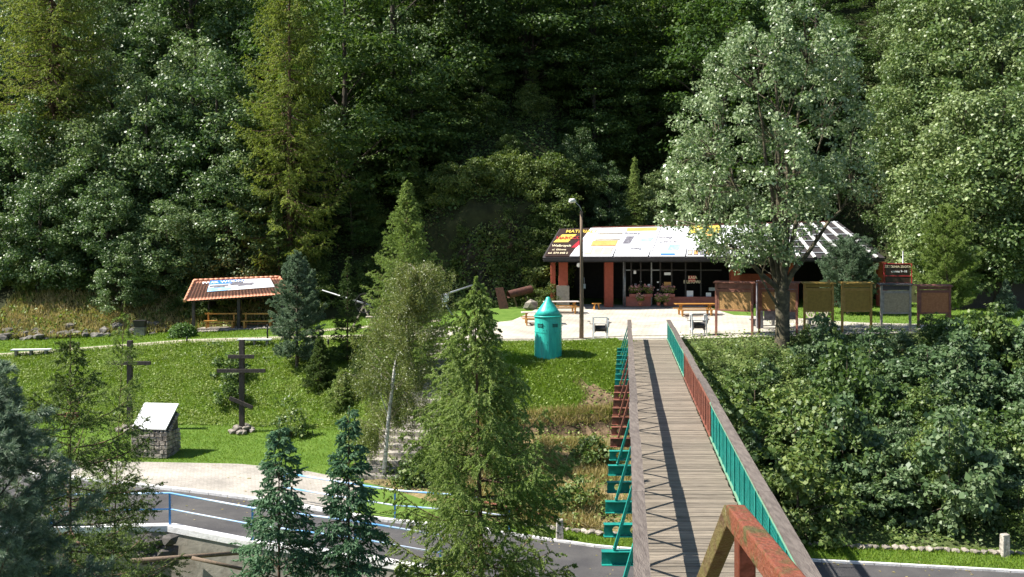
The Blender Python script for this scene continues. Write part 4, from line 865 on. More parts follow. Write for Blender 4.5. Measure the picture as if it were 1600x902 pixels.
# winches
def winch(px, Y, s, rz, lb, m_):
    o = empty('cable_winch', at(px, Y, .0), rz, cat='winch', label=lb, group='old cable winches at the bridge end'); o.scale = (s,) * 3
    for x in (-.38, .38):
        mb = MB(); mb.bar((x, -.22, 0), (x, -.12, 1.15), .07, .05); mb.bar((x, .22, 0), (x, .12, 1.15), .07, .05); mb.bar((x, -.16, 1.13), (x, .16, 1.13), .07, .06); mb.bar((x, -.2, .35), (x, .2, .35), .06, .05)
        mb.build('side_frame', M[m_], o)
    mb = MB(); mb.bar((-.36, -.19, .12), (.36, -.19, .12), .05, .05); mb.bar((-.36, -.12, 1.16), (.36, -.12, 1.16), .05, .05); mb.bar((-.36, -.15, .82), (.36, -.15, .82), .04, .04); mb.build('cross_bars', M[m_], o)
    mb = MB(); mb.tube([(-.3, 0, .56), (-.29, 0, .56), (-.26, 0, .56), (.26, 0, .56), (.29, 0, .56), (.3, 0, .56)], [.26, .26, .17, .17, .26, .26], k=18); mb.build('drum', M['black'], o)
    mb = MB(); mb.tube([(.43, 0, .86), (.47, 0, .86)], .24, k=18); mb.tube([(.36, 0, .86), (.6, 0, .86)], .03, k=8); mb.build('gear_wheel', M['steel'], o)
    mb = MB(); mb.tube([(-.36, 0, .8), (-.56, 0, .8), (-.56, -.05, .95), (-.7, -.05, .95)], .02, k=6); mb.build('crank', M['black'], o)
winch(938, 51.9, 1.0, 0, 'white framed cable winch with black drum between the lamp post and the bridge', 'white')
winch(1091, 52.3, 1.05, .12, 'white framed cable winch with black drum right of the bridge end', 'white')

# picnic tables and benches
def plank_bench(o, name, x0, x1, y, z, wd, m_): MB().box(x0, x1, y - wd / 2, y + wd / 2, z - .045, z).build(name, M[m_], o)
def picnic(px, Y, L, rz, mt, mbn, lb):
    o = empty('picnic_table', at(px, Y), rz, cat='picnic table', label=lb, group='picnic tables on the terrace'); h = L / 2
    for i_ in range(4): plank_bench(o, 'top_board', -h, h, -.3 + .2 * i_, .76, .185, mt)
    for y in (-.68, .68): plank_bench(o, 'bench_seat', -h + .02, h - .02, y, .44, .24, mbn)
    for x in (-h * .72, h * .72):
        mb = MB(); mb.bar((x, -.5, 0), (x, -.2, .71), .08, .06); mb.bar((x, .5, 0), (x, .2, .71), .08, .06); mb.bar((x, -.76, .36), (x, .76, .36), .07, .09); mb.bar((x + .05, -.36, .68), (x + .05, .36, .68), .06, .06)
        for q in (-.66, .66): mb.bar((x, q, 0), (x, q, .38), .07, .07)
        mb.build('leg_frame', M[mbn], o)
    MB().bar((-h * .7, 0, .3), (h * .7, 0, .3), .06, .05).build('brace', M[mbn], o)
picnic(1086, 61, 2.55, .03, 'yellowwood', 'yellowwood', 'yellow varnished picnic table with benches in front of the shop window')
picnic(877, 62.5, 2.3, .1, 'tabletop', 'yellowwood', 'white topped picnic table with yellow benches, the farther one behind the bunker')
picnic(842, 57.2, 2.1, .05, 'tabletop', 'yellowwood', 'white topped picnic table half hidden by the bunker, the nearer one')
o = empty('wooden_stool', at(932, 64.6), .3, cat='stool', label='small yellow wooden stool in front of the dark garage opening')
plank_bench(o, 'seat', -.28, .28, 0, .45, .34, 'yellowwood')
for s in (-1, 1):
    mb = MB(); mb.bar((s * .2, -.15, 0), (s * .12, .12, .41), .06, .05); mb.bar((s * .2, .15, 0), (s * .12, -.12, .41), .06, .05); mb.build('leg', M['yellowwood'], o)

# ================================================================= SHOP BUILDING WITH BANNER ROOF
GB = 0.93
sb = empty('shop_building', (13.5, 66, GB), cat='building', label='long low shop building with advertising banners on its roof and red brown columns')
def tos(o, p=None):
    o.parent = p or sb; o.matrix_parent_inverse = Matrix.Translation(-sb.location); return o
def sub_of(o, p): o.parent = p; o.matrix_parent_inverse = (Matrix.Translation(-sb.location)); return o
EY, EZ, RY, RZ = 64.5, 4.2, 66.8, 6.45
def rfp(x, s, lift=0.0):
    lean_ = np.interp(x, [2.06, 11, 18, 25.1], [1.25, .8, -.5, -2.4]); rz_ = np.interp(x, [2, 26], [6.2, 6.7])
    return Vector((x + lean_ * s, EY + (RY - EY) * s - .7 * lift, EZ + (rz_ - EZ) * s + .7 * lift))
mb = MB(); xr_ = [2.06, 4.5, 7, 9, 11, 13, 15.5, 18, 21, 25.1]
for xa, xb in zip(xr_[:-1], xr_[1:]):
    for k_ in range(4): mb.poly([rfp(xa, k_ / 4), rfp(xb, k_ / 4), rfp(xb, (k_ + 1) / 4), rfp(xa, (k_ + 1) / 4)])
mb.poly([rfp(2.06, 0) - Vector((0, 0, .12)), rfp(2.06, 1) - Vector((0, 0, .12)), rfp(25.1, 1) - Vector((0, 0, .12)), rfp(25.1, 0) - Vector((0, 0, .12))])
mb.poly([rfp(25.1, 1), rfp(2.06, 1), (2.4, 72.5, 4.4), (25, 72.5, 4.4)][::-1]); mb.poly([rfp(2.06, 0), rfp(2.06, 1), (2.4, 72.5, 4.4)]); mb.poly([rfp(25.1, 1), rfp(25.1, 0), (25, 72.5, 4.4)])
tos(mb.build('roof', M['roofdark']))
tos(MB().box(2.1, 25.05, EY + .01, EY + .1, EZ - .24, EZ - .02).build('eave_board', M['frame']))
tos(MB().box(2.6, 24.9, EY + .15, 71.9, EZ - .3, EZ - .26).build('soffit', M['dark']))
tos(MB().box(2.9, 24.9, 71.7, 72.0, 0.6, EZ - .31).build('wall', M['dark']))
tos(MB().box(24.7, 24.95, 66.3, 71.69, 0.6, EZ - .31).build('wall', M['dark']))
mb = MB(); mb.box(2.7, 3.0, 66.3, 71.69, 0.6, EZ - .31); tos(mb.build('wall', M['brown']))
# white rafters and laths of the open roof part
mb = MB()
for x in np.arange(17.2, 25.3, 1.05): mb.bar(rfp(x, .01, .05), rfp(x, .99, .05), .2, .07, up=(0, -.7, .7))
tos(mb.build('white_rafters', M['white']))
mb = MB()
for s in np.arange(.14, 1, .17): mb.bar(rfp(16.9, s, .03), rfp(25.0, s, .03), .08, .03, up=(0, -.7, .7))
tos(mb.build('roof_laths', M['signgrey']))
tos(MB().bar(rfp(4.5, 1, .06), rfp(24, 1, .06), .12, .06).build('ridge_cap', M['plinth']))
tos(MB().tube([rfp(10.7, .98), rfp(10.7, .98) + Vector((0, 0, .45))], .07, k=8).build('vent_pipe', M['white']))
# columns
for (px, wd, stone) in [(880, .62, True), (951, .6, False), (1148, .62, False), (1232, .6, False), (1300, .6, False), (1378, .6, False)]:
    x = X_(px, 66.2)
    if stone:
        c_ = tos(MB().box(x - wd / 2, x + wd / 2, 66.0, 66.5, GB + 1.35, EZ - .31).build('column', M['brown']))
        tos(MB().box(x - .45, x + .4, 65.85, 66.6, GB - .2, GB + 1.34).build('column_base', M['concrete']))
    else: tos(MB().box(x - wd / 2, x + wd / 2, 66.0, 66.5, GB - .2, EZ - .31).build('column', M['brown']))
# glazed shop front
fx0, fx1, fy = X_(976, 66), X_(1132, 66), 66.7
zt = EZ - .32
mull = [976, 988, 1003, 1020, 1034, 1052, 1074, 1098, 1132]
for i_ in range(len(mull) - 1):
    xa, xb = X_(mull[i_], 66), X_(mull[i_ + 1], 66)
    fr = MB().box(xa - .04, xa + .05, fy - .05, fy + .06, GB, zt).box(xa + .052, xb - .042, fy - .03, fy + .03, GB + 2.35, GB + 2.43)
    f_ = tos(fr.build('window_frame', M['steel'] if i_ in (0, 3) else M['frame']))
    gl = MB().box(xa + .055, xb - .045, fy - .005, fy + .005, GB + (.62 if i_ not in (4,) else .05), zt - .02).build('pane', M['glass'])
    gl.parent = f_; gl.matrix_parent_inverse = Matrix.Translation(-sb.location)
mb = MB(); mb.box(fx0, X_(1018, 66), fy - .35, fy - .06, GB - .1, GB + .55); tos(mb.build('plinth', M['plinth']))
mb = MB(); mb.box(X_(1040, 66), fx1, fy - .35, fy - .06, GB - .1, GB + .55); tos(mb.build('plinth', M['plinth']))
tos(MB().tube([(fx0 + .05, fy - .45, GB - .1), (fx0 + .05, fy - .45, zt)], .06, k=8).build('downpipe', M['steel']))
tos(MB().box(X_(1158, 66), X_(1215, 66), 67.6, 67.8, GB - .1, GB + 2.1).build('door', M['brown']))
tos(MB().box(X_(1236, 66), X_(1252, 66), 66.6, 66.7, GB - .1, GB + 1.5).build('door', M['banred']))
t_ = text('lettering', 'KASA\nBILETOWA', (X_(1085, 66), fy - .03, GB + 1.72), .3, M['bancream'], xs=.85); tos(t_)
for (px, py, wp, hp, m_, nm) in [(1081, 436, 11, 10, 'banred', 'poster'), (1078, 461, 10, 13, 'banwhite', 'poster'), (1043, 446, 11, 10, 'banorange', 'poster'), (1043, 453.5, 11, 5, 'banwhite', 'poster'), (1043, 428, 10, 4, 'banwhite', 'sticker'), (1014, 447, 4, 6, 'banwhite', 'sticker'), (1014, 455, 7, 7, 'banyellow', 'poster'), (992, 425, 4, 6, 'banwhite', 'sticker'), (993, 448, 4, 10, 'bangrey', 'poster'), (1113, 452, 11, 5, 'signgrey', 'poster'), (1116, 468, 12, 6, 'bancream', 'poster'), (1107, 461, 8, 7, 'banwhite', 'poster'), (1001, 440, 3, 2, 'banwhite', 'sticker'), (1028, 441, 3, 2, 'banwhite', 'sticker'), (1028, 453, 3, 2, 'banwhite', 'sticker'), (1001, 452, 3, 2, 'banwhite', 'sticker')]:
    p = W(px, py, fy - .02); u = fy / F
    tos(MB().box(p.x - wp * u / 2, p.x + wp * u / 2, fy - .03, fy - .018, p.z - hp * u / 2, p.z + hp * u / 2).build(nm, M[m_]))
p = W(904, 413, 64.9); tos(MB().tube([p, p + Vector((.0, -.22, -.06))], [.12, .15], k=10).build('spotlight', M['white']))
# flower boxes and potted plants before the shop
def flowers(px, Y, z, wd, lb, pot):
    p = W(px, 500, Y); o = empty('flower_pot' if pot else 'flower_box', (p.x, Y, z), cat='flowers', label=lb, group='flowers in front of the shop window')
    if pot: MB().tube([(0, 0, 0), (0, 0, .24)], [.11, .15], k=12).build('pot', M['terracotta'], o); zb = .3
    else: MB().box(-wd / 2, wd / 2, -.14, .14, 0, .2).build('box', M['plinth'], o); zb = .25
    r = np.random.default_rng(int(px)); C = np.stack([r.uniform(-wd / 2, wd / 2, 26), r.normal(size=26) * .08, zb + .1 + .35 * r.random(26)], 1)
    V, Fq = clump_leaves(r, C, np.full(26, .13), np.full(26, 14), .1); nobj('foliage', V, Fq, LM['weed'], o)
    C[:, 2] += .08; V, Fq = clump_leaves(r, C, np.full(26, .14), np.full(26, 9), .08, aspect=1); nobj('blossom', V, Fq, M['pink'], o)
flowers(992, 66.25, GB + .56, .75, 'flower box with pink blossoms on the left end of the shop plinth', False)
flowers(1012, 66.25, GB + .56, .65, 'flower box with pink blossoms beside the shop door', False)
flowers(1045, 66.2, GB + .56, .8, 'flower box with pink blossoms right of the shop door', False)
flowers(1000, 65.6, GB - .02, .4, 'low potted plant before the left part of the plinth', True)
flowers(1040, 65.4, GB - .02, .45, 'potted flowers on the ground right of the shop door', True)
flowers(1029, 65.6, GB - .02, .3, 'small potted plant on the ground in the door opening', True)

# banners on the roof: each a sheet lying 3 cm above the roof
def banner(name, xa, xb, base, pieces, lb, sa=.03, sb_=.97, la=0.0, lb2=0.0):
    """pieces: (u0,u1,s0,s1,mat[,skew]) in banner coordinates 0..1"""
    o = empty(name, rfp(xa, 0, .05), cat='banner', label=lb, group='advertising banners on the shop roof'); inv = Matrix.Translation(-o.location)
    def P(u, s, l): return rfp(xa + (xb - xa) * u + (la + (lb2 - la) * u) * s, sa + (sb_ - sa) * s, l)
    mb = MB(); c = [P(0, 0, .05), P(1, 0, .05), P(1, 1, .05), P(0, 1, .05)]; up_ = Vector((0, -.015, .015))
    mb.hexa(c + [v + up_ for v in c]); q = mb.build('sheet', M[base], o); q.matrix_parent_inverse = inv
    mats = []; mb = MB()
    for pc in pieces:
        u0, u1, s0, s1, m_ = pc[:5]; k = pc[5] if len(pc) > 5 else 0
        if m_ not in mats: mats.append(m_)
        l_ = .082 + .004 * (len(mb.f) % 5); mb.poly([P(u0, s0, l_), P(u1, s0, l_), P(u1 + k, s1, l_), P(u0 + k, s1, l_)], mats.index(m_))
    if pieces: q = mb.build('print', [M[m_] for m_ in mats], o); q.matrix_parent_inverse = inv
    def tx(body, u, s, size, m_, shear=.25):
        p = P(u, s, .115); ex = Vector((1, 0, 0)); ey = (P(u, 1, 0) - P(u, 0, 0)); ey = Vector((0, ey.y, ey.z)).normalized(); ez = ex.cross(ey)
        m4 = Matrix((ex, ey, ez)).transposed().to_4x4(); m4.translation = p - o.location
        text('lettering', body, None, size, M[m_], parent=o, mat3=m4, ext=.002, shear=shear)
    return tx
tx = banner('roof_banner', 2.15, 4.55, 'banbrown', [(.02, .42, .5, .78, 'banyellow', .12), (.7, 1.0, 0, 1, 'banwhite', .12), (.6, .75, .3, .55, 'banred', .1)], 'dark brown roof banner with yellow lettering at the left end of the roof', lb2=.3)
tx('MATERIAŁY', .62, .87, .42, 'banyellow'); tx('NARCCO', .38, .64, .4, 'banred', .1); tx('Wałbrzych', .3, .36, .3, 'bancream'); tx('ul. Główna', .3, .22, .22, 'bancream'); tx('tel. 074 848 2', .32, .1, .24, 'bancream')
tx = banner('roof_banner', 4.62, 6.7, 'banwhite', [(.25, 1, .8, .97, 'bancream'), (.2, 1, .58, .76, 'bancream'), (.15, .95, .36, .54, 'banorange'), (.2, 1, .555, .575, 'bangrey'), (.2, 1, .775, .795, 'bangrey'), (.1, .95, .335, .355, 'bangrey'), (.05, .28, .06, .3, 'banpale'), (.34, .58, .06, .3, 'banpale'), (.64, .9, .06, .3, 'banpale'), (.08, .25, .09, .27, 'bancream'), (.37, .55, .09, .27, 'bancream'), (.67, .87, .09, .27, 'bancream')], 'cream and orange striped price list banner right of the lamp post', lb2=.2)
tx = banner('roof_banner', 6.8, 9.1, 'banwhite', [(.1, .95, .86, .98, 'banorange'), (.12, .34, .42, .68, 'bangrey', .05), (.55, .9, .5, .62, 'bansea', .05), (.4, .7, .05, .3, 'banwhite')], 'white roof banner with orange top strip and grey black print', lb2=.3)
tx('Rowery', .28, .78, .34, 'bangrey'); tx('Sudety', .55, .25, .26, 'bangrey')
tx = banner('roof_banner', 9.2, 11.6, 'banwhite', [(.03, .05, .1, .95, 'bangrey', .08), (.05, .6, .36, .375, 'bangrey'), (.45, .75, .2, .38, 'bansea', .06), (.3, .7, .04, .09, 'banblue')], 'blazing white roof banner with faint blue print in the middle of the roof', lb2=.2)
tx('Noclegi', .3, .62, .3, 'bangrey'); tx('tel. 846 22 80', .4, .47, .22, 'bangrey')
pcs = [(.0, 1, .75, 1, 'banyellow'), (.35, .8, .5, .75, 'banorange')] + [(0.02 + .165 * i_, .02 + .165 * i_ + .13, .03, .2, 'bangrey', .01) for i_ in range(6)] + [(0.04 + .165 * i_, .04 + .165 * i_ + .09, .06, .17, 'banorange' if i_ % 2 else 'bancream', .01) for i_ in range(6)]
tx = banner('roof_banner', 11.7, 14.2, 'banwhite', pcs, 'white and yellow roof banner with small framed pictures along the eave')
pcs = [(0.02 + .165 * i_, .02 + .165 * i_ + .13, .03, .2, 'bangrey') for i_ in range(6)] 
tx = banner('roof_banner', 14.3, 16.8, 'banwhite', pcs, 'white and red roof banner behind the big whitebeam crown')

# ================================================================= NOTICE BOARDS
def board(pxl, pxr, Y, ztop, zb0, zb1, mp_, mb_, lb, hood='postbrown', rz=0.0, base=None):
    xl, xr = X_(pxl, Y), X_(pxr, Y); xc = (xl + xr) / 2; h = (xr - xl) / 2 / math.cos(rz); z0 = G(xc, Y) - .25
    o = empty('notice_board', (xc, Y, z0), rz, cat='notice board', label=lb, group='row of wooden notice boards')
    T = lambda py: CAMZ - (py - HY) / F * Y - z0
    for s in (-1, 1): MB().box(s * h - .055, s * h + .055, -.055, .055, 0, T(ztop) - .02).build('post', M[mp_], o)
    MB().box(-h + .057, h - .057, -.012, .03, T(zb1), T(zb0)).build('panel', M[mb_], o)
    mb = MB(); mb.box(-h + .057, h - .057, -.04, -.014, T(zb1) - .02, T(zb1) + .06); mb.box(-h + .057, h - .057, -.05, -.014, T(zb0) - .03, T(zb0) + .03); mb.box(-h + .057, -h + .15, -.035, -.014, T(zb1) + .061, T(zb0) - .031); mb.box(-h + .151, h - .057, -.035, -.014, T(zb0) - .12, T(zb0) - .031)
    mb.build('frame', M[mp_], o)
    mb = MB(); mb.hexa([(-h - .14, -.14, T(ztop) - .1), (h + .14, -.14, T(ztop) - .1), (h + .14, .3, T(ztop) - .02), (-h - .14, .3, T(ztop) - .02), (-h - .14, -.14, T(ztop) - .06), (h + .14, -.14, T(ztop) - .06), (h + .14, .3, T(ztop) + .02), (-h - .14, .3, T(ztop) + .02)])
    mb.box(-h + .057, h - .057, -.02, .01, T(zb0) + .06, T(ztop) - .12)
    mb.build('hood', M[hood], o)
board(1122, 1172, 51.6, 440, 453, 486, 'postbrown', 'osb', 'brown framed notice board with bare chipboard, leftmost of the row next to the winch', rz=-.5)
board(1190, 1241, 51.8, 440, 453, 486, 'postbrown', 'osb', 'brown framed notice board with bare chipboard partly hidden by the forked tree trunk', rz=-.5)
board(1257, 1301, 51.5, 441, 451, 487, 'postyellow', 'osby', 'olive notice board with ochre posts just right of the tree trunk', 'osby')
board(1316, 1361, 51.5, 441, 451, 487, 'postyellow', 'osby', 'olive notice board with one darker red brown left post, second right of the tree trunk', 'osby')
board(1377, 1422, 51.2, 443, 455, 490, 'postgrey', 'grayboard', 'grey weathered notice board with pale posts and a bent sheet', 'roofdark')
board(1435, 1484, 52.5, 445, 454, 490, 'postbrown', 'brownboard', 'red brown notice board at the right end of the row', 'postbrown')
o = tag(MB().box(X_(1182, 54), X_(1192, 54), 53.9, 54.1, .1, 3.1).box(X_(1194, 54), X_(1245, 54), 53.95, 54.05, .9, 2.9).build('steel_cabinet', M['bangrey']), 'dark grey upright cabinet behind the second notice board', 'cabinet')
def low_bench(px, Y, L, lb, rz=0, mt='tabletop', h=.42, legs=3, g_='low benches along the paths'):
    o = empty('low_bench', at(px, Y), rz, cat='bench', label=lb, group=g_)
    MB().box(-L / 2, L / 2, -.2, .2, h - .07, h).build('seat', M[mt], o)
    for i_ in range(legs):
        x = -L / 2 + .25 + (L - .5) * i_ / (legs - 1); MB().box(x - .06, x + .06, -.14, .14, -.1, h - .072).build('leg', M['steel' if mt == 'steel' else 'stone'], o)
low_bench(1193, 55, 1.6, 'low grey bench behind the first two notice boards', mt='steel', legs=2)
low_bench(1277, 54.6, 1.4, 'low grey bench under the olive notice board', mt='steel', legs=2)
low_bench(49, 53.9, 2.1, 'white topped bench on three stone feet at the left end of the path', .1, 'white')
low_bench(398, 54.4, 1.9, 'white topped bench on the path below the tiled shelter', .05, 'white')
# spoked gun wheel on the grass
o = empty('gun_carriage', at(1277, 58), .3, cat='gun carriage', label='old grey gun carriage with spoked wheel on the grass behind the olive boards')
for x in (-.45, .45):
    w_ = MB(); 
    for j in range(16):
        t0, t1 = 2 * math.pi * j / 16, 2 * math.pi * (j + 1) / 16; w_.bar((x, .45 * math.cos(t0), .5 + .45 * math.sin(t0)), (x, .45 * math.cos(t1), .5 + .45 * math.sin(t1)), .09, .07, up=(1, 0, 0))
    for j in range(8): t0 = 2 * math.pi * j / 8; w_.bar((x, 0, .5), (x, .42 * math.cos(t0), .5 + .42 * math.sin(t0)), .05, .05, up=(1, 0, 0))
    w_.build('wheel', M['postgrey'], o)
MB().tube([(-.5, 0, .5), (.5, 0, .5)], .06, k=8).build('axle', M['black'], o)
MB().tube([(-.9, -.4, .85), (0, 0, .65), (.7, .3, .5), (1.3, .5, .15)], [.06, .1, .1, .07], k=10).build('trail', M['postgrey'], o)
# red info sign behind the boards
o = empty('info_sign', at(1402, 61), -.2, cat='sign', label='dark sign with red frame and pale lettering behind the grey notice board')
zz = W(0, 443, 61).z - o.location.z; z2 = W(0, 412, 61).z - o.location.z
MB().box(-.7, .75, -.03, .03, zz, z2).build('panel', M['banbrown'], o)
mb = MB(); 
for z in (zz, zz + .45, z2 - .03): mb.box(-.78, .83, -.05, -.032, z, z + .05)
mb.box(-.83, -.78, -.05, .03, zz - .1, z2); mb.box(.83, .88, -.05, .03, zz - .1, z2); mb.build('frame', M['banred'], o)
MB().tube([(.35, .05, 0), (.35, .05, z2 + .8)], .04, k=8).build('post', M['steel'], o)
text('lettering', 'SZTOLNIA ZŁOTA', (.02, -.055, z2 - .2), .19, M['bancream'], parent=o); text('lettering', 'czynna 9–18', (.1, -.055, z2 - .5), .19, M['banwhite'], parent=o)
tag(MB().box(X_(1490, 62), X_(1640, 62), 62, 62.3, .6, 2.6).build('timber_fence', M['blackwood']), 'dark timber wall on the right behind the small blue green shrub', 'fence')

# ================================================================= LEFT OF THE TERRACE
# tiled picnic shelter
cL, cR, rL, rR = W(289, 472, 60.5), W(455, 460.5, 62.5), W(304, 440, 62.9), W(437, 434.5, 64.6)
c0 = (cL + cR) / 2; g0 = G(c0.x, 62)
ps = empty('picnic_shelter', (c0.x, 62.5, g0), cat='shelter', label='open dark timber shelter with orange clay tile roof and water park banner')
inv = Matrix.Translation(-ps.location)
def top_(o, p=None): o.parent = p or ps; o.matrix_parent_inverse = inv; return o
def rp(u, v, l=0.0): a_ = cL.lerp(cR, u); b_ = rL.lerp(rR, u); p = a_.lerp(b_, v); return p + Vector((0, -.75 * l, .66 * l))
nu, nv = 31 * 6, 6; V = []
for j in range(nv):
    for e in (0, 1):
        for i_ in range(nu + 1):
            u = i_ / nu; v = (j + e * .999) / nv
            V.append(rp(u, v, .03 * (1 - e) + .05 + .028 * abs(math.sin(math.pi * i_ / 6))))
V.append; Fq = []
for j in range(2 * nv - 1):
    for i_ in range(nu): a_ = j * (nu + 1) + i_; Fq.append((a_, a_ + 1, a_ + nu + 2, a_ + nu + 1))
rt = top_(nobj('roof', [tuple(v) for v in V], Fq, M['tile']))
mb = MB()
for i_ in range(17):
    u0, u1 = i_ / 17, (i_ + 1.08) / 17; mb.tube([rp(u0, 1.0, .1), rp(min(u1, 1.01), 1.0, .1)], [.1, .085], k=8)
for (u, ) in ((0.0,), (1.0,)):
    for i_ in range(7): mb.tube([rp(u, i_ / 7, .09), rp(u, (i_ + 1.06) / 7, .09)], [.1, .085], k=8)
top_(mb.build('ridge_tiles', M['tile']))
mb = MB(); b1, b2 = Vector((rL.x - .3, 66, 1.3)), Vector((rR.x + .4, 67, 1.7)); mb.poly([rp(0, 1), rp(1, 1), b2, b1]); top_(mb.build('back_roof', M['tile']))
for u in (.07, .5, .93):
    p = rp(u, .12); top_(MB().box(p.x - .09, p.x + .09, p.y - .09, p.y + .09, g0 - .3, p.z - .05).build('post', M['blackwood']))
top_(MB().bar(rp(.04, .1, -.14), rp(.96, .1, -.14), .14, .16).build('beam', M['blackwood']))
q = [Vector((cL.x + .5, 65.6, g0 - .3)), Vector((cR.x - .5, 66.2, g0 - .3))]
top_(MB().bar(q[0] + Vector((0, 0, 1)), q[1] + Vector((0, 0, 1)), .08, 2.2).build('back_wall', M['blackwood']))
top_(MB().bar(q[0] + Vector((0, -2, 1)), q[0] + Vector((0, 0, 1)), .08, 2.2).build('side_wall', M['blackwood']))
top_(MB().box(cL.x + .4, cR.x - .3, 61.6, 65.4, g0 - .3, g0 + .12).build('floor_slab', M['stone']))
mb = MB(); rr_ = random.Random(4)
for i_ in range(60): x = cL.x + .3 + (cR.x - cL.x - .5) * (i_ + .5) / 60; mb.rock((x, 61.5 + rr_.uniform(-.15, .1), G(x, 61.4) + .05), rr_.uniform(.1, .2), seed=i_)
top_(mb.build('stone_base', M['stone']))
o = empty('roof_banner', rp(.16, .3, .14), cat='banner', label='blue and white water park banner on the tiled shelter roof'); inv2 = Matrix.Translation(-o.location)
def tb(x): x.parent = o; x.matrix_parent_inverse = inv2; return x
tb(MB().hexa([rp(.19, .36, .13), rp(.88, .42, .13), rp(.88, .93, .13), rp(.19, .93, .13)] + [rp(.19, .36, .15), rp(.88, .42, .15), rp(.88, .93, .15), rp(.19, .93, .15)]).build('sheet', M['banwhite']))
mb = MB(); mb.poly([rp(.19, .72, .16), rp(.5, .74, .16), rp(.62, .93, .16), rp(.19, .93, .16)], 0); mb.poly([rp(.19, .36, .163), rp(.38, .375, .163), rp(.46, .5, .163), rp(.19, .58, .163)], 1)
for a_, b_, v in [(.2, .4, .6), (.42, .68, .64), (.25, .36, .53), (.5, .66, .58), (.44, .56, .72)]: mb.poly([rp(a_, v, .166), rp(b_, v + .02, .166), rp(b_, v + .09, .166), rp(a_, v + .07, .166)], 2)
tb(mb.build('print', [M['banblue'], M['bansea'], M['bangrey']]))
ex = (cR - cL).normalized(); ey = (rp(.3, 1) - rp(.3, 0)); ey = (ey - ex * ey.dot(ex)).normalized(); m4 = Matrix((ex, ey, ex.cross(ey))).transposed().to_4x4(); m4.translation = rp(.36, .83, .175) - o.location
text('lettering', 'PARK WODNY', None, .42, M['banwhite'], parent=o, mat3=m4, ext=.003)
for px, lb in ((343, 'brown wooden picnic bench with backrest in the shelter, left one'), (402, 'brown wooden picnic bench with backrest in the shelter, right one')):
    p = W(px, 500, 61.9); o = empty('wooden_bench', (p.x, 62.0, g0 + .12), .05, cat='bench', label=lb, group='benches inside the shelter')
    MB().box(-1.0, 1.0, -.2, .2, .42, .48).build('seat', M['yellowwood'], o); MB().box(-1.03, 1.03, .2, .26, .86, .95).build('backrest', M['yellowwood'], o)
    for x in (-.82, .82): MB().box(x - .05, x + .05, -.2, -.12, 0, .418).box(x - .05, x + .05, .262, .32, 0, .97).box(x - .04, x + .04, -.11, .26, .3, .38).build('leg', M['yellowwood'], o)
    MB().box(-.8, .8, -.02, .04, .24, .3).build('stretcher', M['brownwood'], o)
# stone grill
o = empty('stone_grill', at(219, 61), .1, cat='grill', label='small stone grill with dark metal hood on the lawn left of the round bush')
MB().box(-.32, .32, -.25, .25, -.1, .5).build('base', M['stone'], o); MB().box(-.36, .36, -.3, .3, .502, .56).build('slab', M['concrete'], o)
MB().hexa([(-.3, -.25, .57), (.3, -.25, .57), (.3, .25, .57), (-.3, .25, .57), (-.38, -.3, 1.0), (.38, -.3, 1.0), (.34, .3, 1.0), (-.34, .3, 1.0)]).build('hood', M['frame'], o)
# small posts along the path
for i_, (px, Y) in enumerate([(292, 54.9), (418, 55.3), (492, 54.0), (513, 53.6), (740, 50.8)]):
    x, y, z = at(px, Y); o = MB().tube([(0, 0, -.1), (0, 0, .38), (0, 0, .4)], [.05, .05, .03], k=8).build('path_post', M['black']); o.location = (x, y, z)
    if px == 418: o.scale = (1, 1, 2.2)
    tag(o, 'short black post beside the gravel path' if px != 418 else 'taller black post on the path next to the white bench', 'post', 'short black posts beside the path')
    if px == 418: del o['group']
# crosses
def stones(mb, n_, r, s, z=.05, seed=0, spread=1.0):
    rr_ = random.Random(seed)
    for i_ in range(n_): a_ = i_ * 6.283 / n_ + rr_.random() * .4; q = r * (1 if i_ % 3 else .55); mb.rock((math.cos(a_) * q, math.sin(a_) * q, z + (0 if i_ % 3 else .14)), s * rr_.uniform(.75, 1.2), seed=seed + i_)
    return mb
def mcross(px, pyb, pyt, Y, bars, lb, rz=0.0):
    x = X_(px, Y); z = G(x, Y); top = CAMZ - (pyt - HY) / F * Y - z
    o = empty('wooden_cross', (x, Y, z), rz, cat='cross', label=lb); MB().box(-.115, .115, -.11, .11, -.2, top).build('upright', M['cross'], o, bevel=.01)
    for (py, hw, sl__) in bars:
        zc = CAMZ - (py - HY) / F * Y - z; MB().bar((-hw, -.13, zc + hw * sl__), (hw, -.13, zc - hw * sl__), .09, .18).build('crossbar', M['cross'], o, bevel=.01)
    stones(MB(), 14, .5, .2, seed=int(px)).build('stone_base', M['stone'], o)
mcross(378, 676, 531, 45.6, [(557, .62, 0), (579, 1.15, 0), (629, .55, .42)], 'tall dark orthodox cross with three bars on the lawn', 0)
mcross(203, 660, 532, 45.9, [(567, 1.05, 0)], 'plain dark wooden cross with one bar behind the stone plinth', 0)
